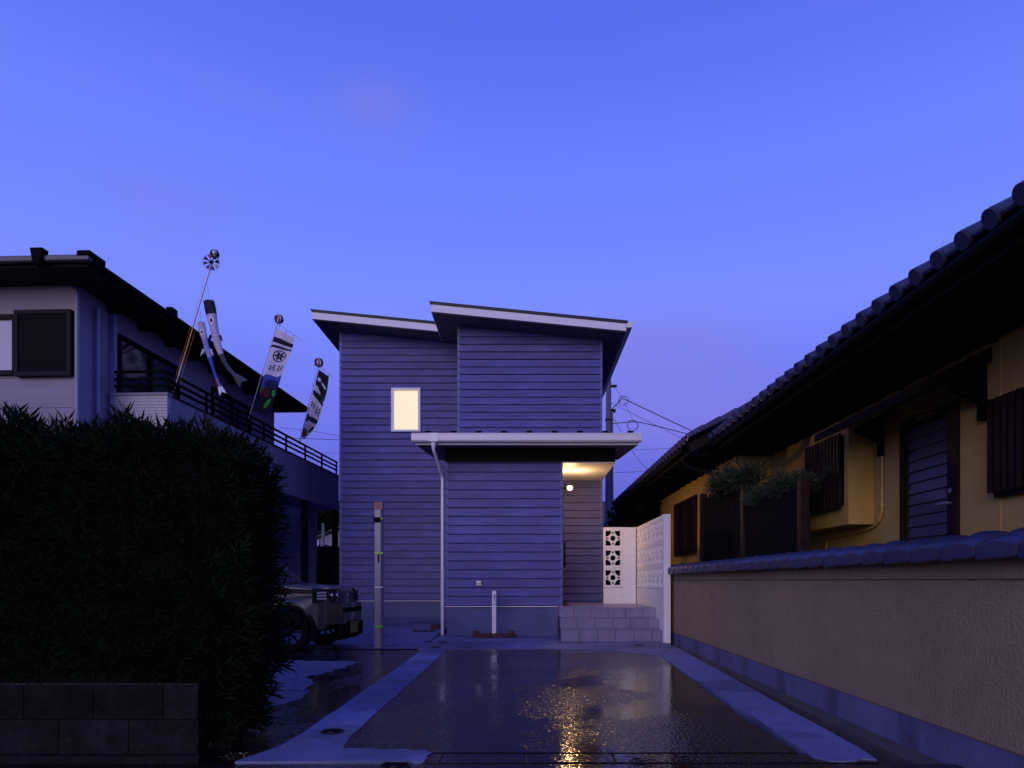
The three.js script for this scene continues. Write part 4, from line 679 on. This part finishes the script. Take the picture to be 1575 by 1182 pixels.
  const banner = (label, base, top, cross, corners, d, draw, extra) => {
    const Bn = thing('festival_banner', label, 'banner', [0, 0, 0], 'festival banners on the balcony');
    const a = at(...base, d), b = at(...top, d); mesh('pole', rod(a, b, .011, .008), poleW, Bn); mesh('crossbar', rod(at(...cross[0], d), at(...cross[1], d), .006), poleW, Bn);
    const fin = b.clone().add(b.clone().sub(a).normalize().multiplyScalar(.08)); mesh('finial_stem', rod(b, fin, .004), M.wire, Bn); ball(Bn, fin, .095 * d / 14, [vane[0], vane[1], vane[2], vane[1]]);
    for (const t of [.15, .45, .75]) mesh('ring', new THREE.TorusGeometry(.018, .005, 5, 14).translate(...a.clone().lerp(b, t).toArray()), M.black, Bn);
    const cv = document.createElement('canvas'); cv.width = 256; cv.height = 1024; draw(cv.getContext('2d')); const t = new THREE.CanvasTexture(cv); t.colorSpace = THREE.SRGBColorSpace;
    const nx = 10, ny = 40, g = new THREE.PlaneGeometry(1, 1, nx, ny), p = g.attributes.position; const L = new THREE.CatmullRomCurve3(corners.left.map((q) => at(...q, d))), Rr = new THREE.CatmullRomCurve3(corners.right.map((q) => at(...q, d)));
    for (let i = 0; i < p.count; i++) { const u = p.getX(i) + .5, v = .5 - p.getY(i), q = L.getPoint(clamp(v)).lerp(Rr.getPoint(clamp(v)), u); p.setXYZ(i, q.x, q.y, q.z + .04 * u * Math.sin(v * 9 + u * 3) + .02 * Math.sin(u * 7)); }
    g.computeVertexNormals(); mesh('cloth', keepUv(g), new THREE.MeshStandardMaterial({ map: t, roughness: .9, side: THREE.DoubleSide }), Bn);
    for (const u of [.1, .5, .92]) { const q = L.getPoint(0).lerp(Rr.getPoint(0), u), k = at(...cross[0], d).lerp(at(...cross[1], d), .12 + u * .62); mesh('loop', rod(q, k, .008), poleW, Bn); }
  };
  banner('white festival banner with two stripes and a round crest above the balcony', [382, 644], [427, 497], [[422, 494], [465, 525]], { left: [[425, 505], [414, 545], [403, 588], [390, 632]], right: [[453, 521], [445, 548], [431, 588], [410, 640]] }, 13.96, (c) => {
    c.fillStyle = '#c9c7da'; c.fillRect(0, 0, 256, 1024); c.fillStyle = '#0c0c26'; c.fillRect(0, 110, 256, 70); c.fillRect(0, 215, 256, 32);
    c.strokeStyle = '#0c0c26'; c.lineWidth = 13; c.beginPath(); c.arc(130, 350, 72, 0, 7); c.stroke(); c.fillStyle = '#0c0c26'; for (let k = 0; k < 6; k++) { const a = k * Math.PI / 3; c.beginPath(); c.ellipse(130 + 34 * Math.cos(a), 350 + 34 * Math.sin(a), 27, 13, a, 0, 7); c.fill(); }
    c.strokeStyle = '#10102c'; glyph(c, 40, 470, 80, kA); glyph(c, 145, 470, 82, kB);
    const w = c.createLinearGradient(0, 590, 0, 640); c.fillStyle = '#3a48a8'; c.beginPath(); c.moveTo(0, 600); c.bezierCurveTo(80, 560, 160, 660, 256, 600); c.lineTo(256, 760); c.lineTo(0, 760); c.fill(); c.fillStyle = '#181c58'; c.beginPath(); c.ellipse(150, 720, 110, 60, .3, 0, 7); c.fill();
    c.fillStyle = '#0b0b20'; c.fillRect(0, 750, 256, 274); c.fillStyle = '#50141c'; c.beginPath(); c.ellipse(90, 800, 80, 46, .4, 0, 7); c.fill(); c.fillStyle = '#2faa35'; c.beginPath(); c.ellipse(215, 800, 40, 24, 1, 0, 7); c.fill(); c.beginPath(); c.ellipse(170, 910, 24, 60, .5, 0, 7); c.fill(); c.fillStyle = '#23742c'; c.beginPath(); c.ellipse(20, 770, 24, 30, 0, 0, 7); c.fill();
  });
  banner('black and white festival banner with brush painting curling past the roof end', [460, 684], [489, 563], [[487, 560], [512, 581]], { left: [[490, 569], [482, 600], [473, 635], [463, 672]], right: [[506, 580], [500, 612], [488, 652], [467, 677]] }, 16.75, (c) => {
    c.fillStyle = '#bcbacd'; c.fillRect(0, 0, 256, 1024); c.fillStyle = '#0b0b1c'; c.fillRect(0, 0, 256, 220); c.beginPath(); c.moveTo(0, 210); c.bezierCurveTo(60, 330, 150, 420, 256, 400); c.lineTo(256, 210); c.fill(); c.beginPath(); c.moveTo(0, 330); c.lineTo(140, 360); c.lineTo(256, 430); c.lineTo(256, 470); c.lineTo(0, 400); c.fill();
    c.fillStyle = '#c9c7da'; c.beginPath(); c.ellipse(70, 140, 40, 30, 0, 0, 7); c.fill(); c.beginPath(); c.ellipse(170, 190, 60, 22, .5, 0, 7); c.fill(); c.beginPath(); c.ellipse(90, 300, 70, 20, .8, 0, 7); c.fill();
    c.strokeStyle = '#0d0d22'; glyph(c, 20, 490, 90, kA); glyph(c, 130, 500, 110, kB);
    c.fillStyle = '#14142a'; c.beginPath(); c.ellipse(160, 700, 120, 36, -.3, 0, 7); c.fill(); c.beginPath(); c.ellipse(30, 740, 40, 60, 0, 0, 7); c.fill(); c.beginPath(); c.ellipse(210, 830, 30, 70, .4, 0, 7); c.fill(); c.fillStyle = '#5e5210'; c.beginPath(); c.ellipse(90, 940, 90, 60, 0, 0, 7); c.fill();
  });
}

// ------------------------------------------------------------------ parked car
{
  const C = thing('parked_car', 'khaki boxy small car parked in the yard beside the hedge', 'car', [0, 0, 0]);
  const ph = -.085; C.rotation.y = ph; const L = 1.7; C.position.set(-2.64 - L * Math.cos(ph), 0, -10.2 - L * Math.sin(-ph));
  const paint = new THREE.MeshPhysicalMaterial({ color: lin(.045, .044, .034), roughness: .4, clearcoat: .6, clearcoatRoughness: .06, metalness: .2 });
  const trimB = dull(.006, .006, .007, .7), chrome = mat(.6, .6, .62, .15, { metalness: 1 }), Wd = .72;
  // body: side outline with wheel openings, drawn in to a rounded nose in plan
  const sh = new THREE.Shape(); const ax = [1.06, -1.4 + .16];
  sh.moveTo(-1.66, .36); sh.lineTo(-1.69, .9); sh.lineTo(-1.66, 1.02); sh.lineTo(.62, 1.0); sh.lineTo(.78, .985); sh.lineTo(1.45, .945); sh.quadraticCurveTo(1.62, .925, 1.66, .84); sh.lineTo(1.685, .62); sh.lineTo(1.69, .42); sh.lineTo(1.62, .32); sh.lineTo(ax[0] + .4, .3);
  sh.absarc(ax[0], .3, .36, 0, Math.PI, false); sh.lineTo(ax[1] + .36, .27); sh.absarc(ax[1], .3, .36, 0, Math.PI, false); sh.lineTo(-1.66, .36);
  const bevel = (g) => { const p = g.attributes.position; for (let i = 0; i < p.count; i++) { const x = p.getX(i), y = p.getY(i); let z = p.getZ(i); const k = 1 - .16 * smooth(1.25, 1.72, x) ** 1.6 - .08 * smooth(-1.35, -1.7, x) - .05 * smooth(.72, 1.02, y); p.setZ(i, z * k); if (x > 1.2) p.setX(i, x - .09 * (Math.abs(z) / Wd) ** 3 * smooth(1.2, 1.6, x)); } g.computeVertexNormals(); return g; };
  const ext = (s, w, b = .035) => { const g = new THREE.ExtrudeGeometry(s, { depth: 2 * w - 2 * b, bevelEnabled: true, bevelSize: b, bevelThickness: b, bevelOffset: -b, bevelSegments: 4, curveSegments: 16, steps: 8 }); g.translate(0, 0, -w + b); return g; };
  mesh('body', bevel(ext(sh, Wd, .05)), paint, C);
  // cabin
  const cs = new THREE.Shape([[.74, .97], [.18, 1.52], [.05, 1.575], [-1.5, 1.58], [-1.62, 1.5], [-1.67, .97]].map((q) => new THREE.Vector2(...q)));
  const cab = ext(cs, .68, .05); { const p = cab.attributes.position; for (let i = 0; i < p.count; i++) p.setZ(i, p.getZ(i) * (1 - .14 * smooth(1, 1.6, p.getY(i)))); cab.computeVertexNormals(); } mesh('cabin', cab, paint, C);
  const rk = (z0, z1, pts, m, nm) => { const g = prism(pts, z0, z1); const p = g.attributes.position; for (let i = 0; i < p.count; i++) { const k = 1 - .14 * smooth(1, 1.6, p.getY(i)); p.setZ(i, p.getZ(i) * k); } g.computeVertexNormals(); return mesh(nm, g, m, C); };
  for (const s of [-1, 1]) { rk(s * .678, s * .69, [[.6, 1.02], [.16, 1.46], [-.42, 1.49], [-.42, 1.02]], M.glassDark, 'side_window'); rk(s * .678, s * .69, [[-.5, 1.02], [-.5, 1.49], [-1.2, 1.49], [-1.3, 1.02]], M.glassDark, 'side_window'); }
  { const g = new THREE.BoxGeometry(.012, .72, 1.16, 1, 1, 6); const p = g.attributes.position; for (let i = 0; i < p.count; i++) { const z = p.getZ(i); p.setZ(i, z * (1 - .1 * (p.getY(i) + .36) / .72)); } g.rotateZ(Math.atan2(.56, .55)); g.translate(.475, 1.246, 0); mesh('windscreen', g, M.glassDark, C); }
  for (const s of [-1, 1]) mesh('roof_rail', tube([[.05, 1.58, s * .5], [.0, 1.62, s * .51], [-1.2, 1.62, s * .51], [-1.3, 1.58, s * .5]], .014, 30, 8), trimB, C);
  // black cladding over the arches and the sills
  for (const s of [-1, 1]) {
    for (const a of ax) { const g = new THREE.RingGeometry(.335, .42, 24, 1, -.12, Math.PI + .24); const q = prism(Array.from({ length: 25 }, (_, i) => { const t = -.1 + (Math.PI + .2) * i / 24; return [a + .395 * Math.cos(t), .3 + .395 * Math.sin(t)]; }).concat(Array.from({ length: 25 }, (_, i) => { const t = Math.PI + .1 - (Math.PI + .2) * i / 24; return [a + .335 * Math.cos(t), .3 + .335 * Math.sin(t)]; })), s * (a > 0 ? .62 : .69), s * (a > 0 ? .705 : .745), .004); mesh('arch_cladding', q, trimB, C); }
    mesh('sill_cladding', bx(ax[1] + .4, ax[0] - .4, .22, .42, s * .7, s * .742, .01), trimB, C);
    for (const a of ax) {
      const Wh = part('wheel', C); Wh.position.set(a, .3, s * .62);
      mesh('tyre', new THREE.LatheGeometry([[.2, -.075], [.27, -.08], [.296, -.055], [.3, 0], [.296, .055], [.27, .08], [.2, .075]].map((q) => new THREE.Vector2(...q)), 32).rotateX(Math.PI / 2), trimB, Wh);
      const g = [new THREE.CylinderGeometry(.05, .05, .03, 16).rotateX(Math.PI / 2).translate(0, 0, s * .06), new THREE.TorusGeometry(.195, .014, 8, 30).translate(0, 0, s * .07)]; for (let k = 0; k < 8; k++) { const t = k * Math.PI / 4; g.push(bx(.04, .19, -.018, .018, s * .05, s * .068, .004).rotateZ(t)); } mesh('rim', g, dull(.008, .008, .009, .6), Wh);
    }
    const Mi = part('mirror', C); mesh('mirror_shell', bx(.4, .55, .98, 1.1, s * .74, s * .9, .03), paint, Mi); mesh('mirror_arm', bx(.45, .52, .97, 1.0, s * .66, s * .76, .01), trimB, Mi);
    mesh('door_handle', bx(-.38, -.22, .82, .85, s * .716, s * .735, .008), trimB, C);
    mesh('door_gap', [bx(-.462, -.454, .45, 1.0, s * .715, s * .7215), bx(.545, .553, .6, 1.0, s * .715, s * .7215)], trimB, C);
    // headlamp: black housing wrapped round the corner, three light bars and a lens
    const Hl = part('headlight', C);
    const hz = (g) => { const p = g.attributes.position; for (let i = 0; i < p.count; i++) { const z = Math.abs(p.getZ(i)); p.setX(i, p.getX(i) - .24 * smooth(.3, .74, z) ** 2.2); } g.computeVertexNormals(); return g; };
    mesh('housing', hz(new THREE.BoxGeometry(.05, .2, .34, 1, 4, 14).translate(1.665, .81, s * .54)), M.glassDark, Hl);
    for (let k = 0; k < 3; k++) mesh('light_bar', hz(new THREE.BoxGeometry(.02, .024, .09, 1, 1, 4).translate(1.69, .77 + k * .042, s * .645)), mat(.65, .66, .75, .15, { metalness: .6 }), Hl);
    mesh('lens', [0, 1].map((k) => { const g = new THREE.SphereGeometry(.042, 14, 10); g.scale(.4, 1, 1); g.translate(1.675 - .04 * k, .81, s * (.45 + k * .1)); return g; }), chrome, Hl);
  }
  mesh('bonnet_gap', bx(.8, 1.5, .9, .905, -.66, -.66 + .004), trimB, C);
  const gr = (x, y0, y1, z, r) => bx(x - .03, x, y0, y1, -z, z, r);
  mesh('front_bumper', (() => { const g = new THREE.BoxGeometry(.1, .3, 1.36, 2, 4, 20); g.translate(1.69, .55, 0); const p = g.attributes.position; for (let i = 0; i < p.count; i++) { const z = Math.abs(p.getZ(i)); p.setX(i, p.getX(i) - .28 * smooth(.34, .72, z) ** 2 - .03 * Math.abs(p.getY(i) - .6)); } g.computeVertexNormals(); return g; })(), paint, C);
  mesh('grille', gr(1.748, .56, .635, .4, .012), trimB, C);
  mesh('lower_grille', gr(1.735, .2, .41, .5, .03), trimB, C);
  mesh('skid_plate', (() => { const g = new THREE.BoxGeometry(.14, .1, 1.3, 1, 1, 16); g.translate(1.63, .22, 0); const p = g.attributes.position; for (let i = 0; i < p.count; i++) { const z = Math.abs(p.getZ(i)); p.setX(i, p.getX(i) - .25 * smooth(.3, .68, z) ** 2); } g.computeVertexNormals(); return g; })(), trimB, C);
  mesh('emblem', [new THREE.TorusGeometry(.03, .006, 8, 24, 4.6).rotateZ(.8).rotateY(Math.PI / 2).translate(1.675, .8, 0), rod([1.66, .77, -.0], [1.67, .83, .0], .005)], chrome, C);
  const cv = document.createElement('canvas'); cv.width = 256; cv.height = 128; { const c = cv.getContext('2d'); c.fillStyle = '#8f7d16'; c.fillRect(0, 0, 256, 128); c.fillStyle = '#0c0c06'; c.font = 'bold 28px sans-serif'; c.textAlign = 'center'; c.fillText('580', 150, 34); c.fillRect(70, 16, 26, 5); c.fillRect(80, 10, 5, 24); c.font = 'bold 76px sans-serif'; c.fillText('· 1 5', 140, 108); c.fillRect(14, 62, 18, 5); c.fillRect(20, 54, 5, 26); }
  const pt = new THREE.CanvasTexture(cv); pt.colorSpace = THREE.SRGBColorSpace;
  const pg = new THREE.BoxGeometry(.012, .165, .33); const pl = new THREE.Mesh(pg, [new THREE.MeshStandardMaterial({ map: pt, roughness: .4 }), trimB, trimB, trimB, trimB, trimB]); pl.name = 'number_plate'; pl.position.set(1.76, .335, 0); pl.castShadow = pl.receiveShadow = true; C.add(pl);
  mesh('plate_frame', bx(1.735, 1.753, .24, .43, -.18, .18, .006), trimB, C);
  for (const s of [-1, 1]) mesh('tail_light', bx(-1.7, -1.66, .82, 1.0, s * .55, s * .66, .01), mat(.2, .01, .01, .3), C);
}

// ------------------------------------------------------------------ utility pole and wires on the right
{
  const d = 25, Pm = mat(.1, .1, .16, .8), base = at(936, 893, d);
  const U = thing('utility_pole', 'concrete utility pole rising between the new house and the tiled roof', 'utility pole', [base.x, 0, -d]);
  mesh('shaft', new THREE.CylinderGeometry(.085, .15, 9.4, 16).translate(0, 4.7, 0), Pm, U);
  mesh('side_conduit', rod([.15, .2, .05], [.13, 7.2, .05], .035), Pm, U);
  mesh('bracket', [bx(.08, .26, 7.18, 7.3, -.03, .03), bx(-.1, .22, 5.9, 5.98, -.04, .04), bx(-.25, .3, 8.1, 8.18, -.04, .04)], M.darkMetal, U);
  for (const y of [5.7, 6.4, 6.9]) mesh('band', new THREE.CylinderGeometry(.125, .128, .06, 16).translate(0, y, 0), M.darkMetal, U);
  mesh('side_arm', bx(.05, 1.4, 3.0, 3.1, -.04, .04), M.darkMetal, U);
  const wire = (label, pts, r = .012, dd = d) => tag(mesh('overhead_wire', tube(pts.map(([x, y, o]) => at(x, y, dd + (o || 0))), r, 40, 5), M.wire), label, 'wire', 'overhead wires');
  wire('thick overhead cable sloping from the utility pole past an upper slack coil', [[941, 630], [950, 621], [957, 613], [964, 616], [1000, 633], [1040, 652], [1090, 675]], .018);
  wire('thick overhead cable leaving the utility pole through the lower slack coil', [[941, 652], [964, 650], [983, 650], [1015, 657], [1050, 666], [1090, 676]], .016);
  wire('thin overhead wire crossing beneath the two thick cables', [[938, 619], [945, 623], [1000, 650], [1055, 678], [1080, 690]], .008);
  wire('thin wire dropping steeply from the roof edge between the slack coils', [[940, 588], [957, 613], [975, 649]], .006);
  wire('thin service wire dropping from the pole behind the canopy gutter', [[942, 643], [946, 648], [960, 673], [978, 702], [1000, 727], [1025, 748]], .008);
  wire('level thin wire running behind the canopy gutter end', [[975, 692], [1010, 691], [1060, 689]], .008, 30);
  wire('level thin wire low beneath the canopy, running to the tiled roof', [[936, 728], [980, 726], [1040, 723]], .008, 30);
  const coil = (x, y, r, label) => { const o = thing('slack_coil', label, 'wire', [0, 0, 0], 'slack cable coils'); mesh('loop', new THREE.TorusGeometry(r, .009, 6, 36).translate(...at(x, y, d).toArray()), M.wire, o); mesh('loop', new THREE.TorusGeometry(r * .93, .007, 6, 36).scale(1, .85, 1).translate(...at(x, y - 1, d - .05).toArray()), M.wire, o); };
  coil(959, 617, .18, 'round slack coil hung on the upper thick cable'); coil(973, 655, .2, 'round slack coil hung on the lower thick cable');
  wire('overhead wire passing behind the brush painted banner to the blue wall', [[440, 674], [480, 675.5], [540, 677.5]], .012, 30);
  wire('thin overhead wire sagging above the balcony rail end', [[430, 658], [470, 662], [530, 672]], .008, 30);
  wire('faint overhead wire lowest above the balcony rail end', [[440, 697], [480, 697], [540, 698]], .007, 34);
}

// ------------------------------------------------------------------ background between the houses
{
  const Fh = thing('distant_house', 'small pale distant house seen past the parked car', 'house', [-11.9, 0, -42]);
  mesh('wall', prism([[-1, 0], [3, 0], [3, 3.6], [1, 4.4], [-1, 3.6]], 0, -6), mat(.22, .2, .25, .85, { bumpMap: grainBump, bumpScale: .01 }), Fh);
  mesh('roof', prism([[-1.3, 3.5], [1, 4.45], [3.3, 3.5], [3.3, 3.62], [1, 4.6], [-1.3, 3.62]], .3, -6.3), M.roofDark, Fh);
  const w = part('window', Fh); mesh('frame', bx(.2, .9, 1.9, 2.9, .001, .06), M.darkMetal, w); mesh('pane', bx(.26, .84, 1.96, 2.84, .061, .07), M.glassDark, w); mesh('corner_pipe', rod([-.9, 0, .08], [-.9, 3.5, .08], .06), mat(.4, .4, .5, .5), Fh);
  const Up = thing('utility_pole', 'thin distant utility pole beside the small pale house', 'utility pole', [-11.33, 0, -38]);
  mesh('shaft', new THREE.CylinderGeometry(.07, .11, 4.2, 10).translate(0, 2.1, 0), mat(.14, .14, .2, .8), Up); mesh('cross_arm', bx(-.4, .4, 3.7, 3.78, -.04, .04), M.darkMetal, Up);
  const Sb = thing('shrub', 'low black shrub in the gap left of the blue wall', 'shrub', [-6.4, .1, -22]);
  const core = new THREE.IcosahedronGeometry(1, 3); { const p = core.attributes.position, n = fbm(8, 4, 3); for (let i = 0; i < p.count; i++) { const k = .75 + .5 * n(p.getX(i) * .4 + 1, p.getY(i) * .4 + p.getZ(i) * .3); p.setXYZ(i, p.getX(i) * k * 1.3, Math.max(0, .95 + p.getY(i) * k * 1.0), p.getZ(i) * k * .8); } core.computeVertexNormals(); } mesh('inner_branches', core, M.leafInner, Sb);
  const r = rng(61), sp = []; for (let i = 0; i < 700; i++) { const u = r() * 2 - 1, a = r() * 6.28, s = Math.sqrt(1 - u * u); sp.push([new THREE.Vector3(s * Math.cos(a) * 1.15, Math.max(.05, .95 + u * .9), s * Math.sin(a) * .75), new THREE.Vector3(s * Math.cos(a), u + .3, s * Math.sin(a)), 1.6]); } foliage(Sb, sp, broad, M.leaf, 62);
  const Bf = thing('added_board_fence', 'added low dark board fence that darkens the openings of the white block wall', 'fence', [0, 0, -19.6]);  // fence added so the block openings look onto something dark
  for (let i = 0; i < 14; i++) mesh('board', bx(1.3 + i * .16, 1.3 + i * .16 + .15, 0, 1.72, -.012, .012, .003), M.brownWood, Bf); mesh('rail', [bx(1.3, 3.5, .4, .48, -.05, -.0125), bx(1.3, 3.5, 1.4, 1.48, -.05, -.0125)], M.brownWood, Bf);
  const Bt = thing('background_tree', 'dark round tree behind the small pale distant house', 'tree', [-14.6, 0, -51]); mesh('trunk', tube([[0, 0, 0], [.1, 2, 0], [0, 4.6, 0]], .2, 10, 8), M.bark, Bt);
  { const cr = part('crown', Bt), q = rng(88), sp3 = []; for (let i = 0; i < 1500; i++) { const k = i % 5, cx = [0, -1.6, 1.5, -.6, .9][k], cy = [5.4, 4.8, 4.9, 4.2, 4.4][k]; const u = q() * 2 - 1, a = q() * 6.28, rr = Math.cbrt(q()) * 1.35, s = Math.sqrt(1 - u * u); sp3.push([new THREE.Vector3(cx + s * Math.cos(a) * rr, cy + u * rr * .8, s * Math.sin(a) * rr), new THREE.Vector3(s * Math.cos(a), u + .4, s * Math.sin(a)), 3.4 + q() * 1.5]); } foliage(cr, sp3, broad, M.leaf, 89); }
  // wooded hills
  const nh = fbm(201, 6, 4), N = 240, pos = [], idx = [];
  for (let i = 0; i <= N; i++) { const a = lerp(-1.15, 1.15, i / N), h = 70 + 80 * nh(i / N, .3) + 8 * nh(i / N, .7, 6, 1); for (const [rr, y] of [[760, -6], [800, h * .45], [860, h * .85], [900, h], [980, h * .6]]) pos.push(Math.sin(a) * rr, y + (y > 0 ? (nh(i / N + .2, rr / 900, 8, 4) - .5) * 14 : 0), -Math.cos(a) * rr); }
  for (let i = 0; i < N; i++) for (let k = 0; k < 4; k++) { const a = i * 5 + k, b = a + 5; idx.push(a, b, a + 1, a + 1, b, b + 1); }
  const g = new THREE.BufferGeometry(); g.setAttribute('position', new THREE.Float32BufferAttribute(pos, 3)); g.setIndex(idx); g.computeVertexNormals(); struct('hills', g, new THREE.MeshStandardMaterial({ color: lin(.05, .07, .09), roughness: 1, side: THREE.DoubleSide }));
}

renderer.render(scene, camera);
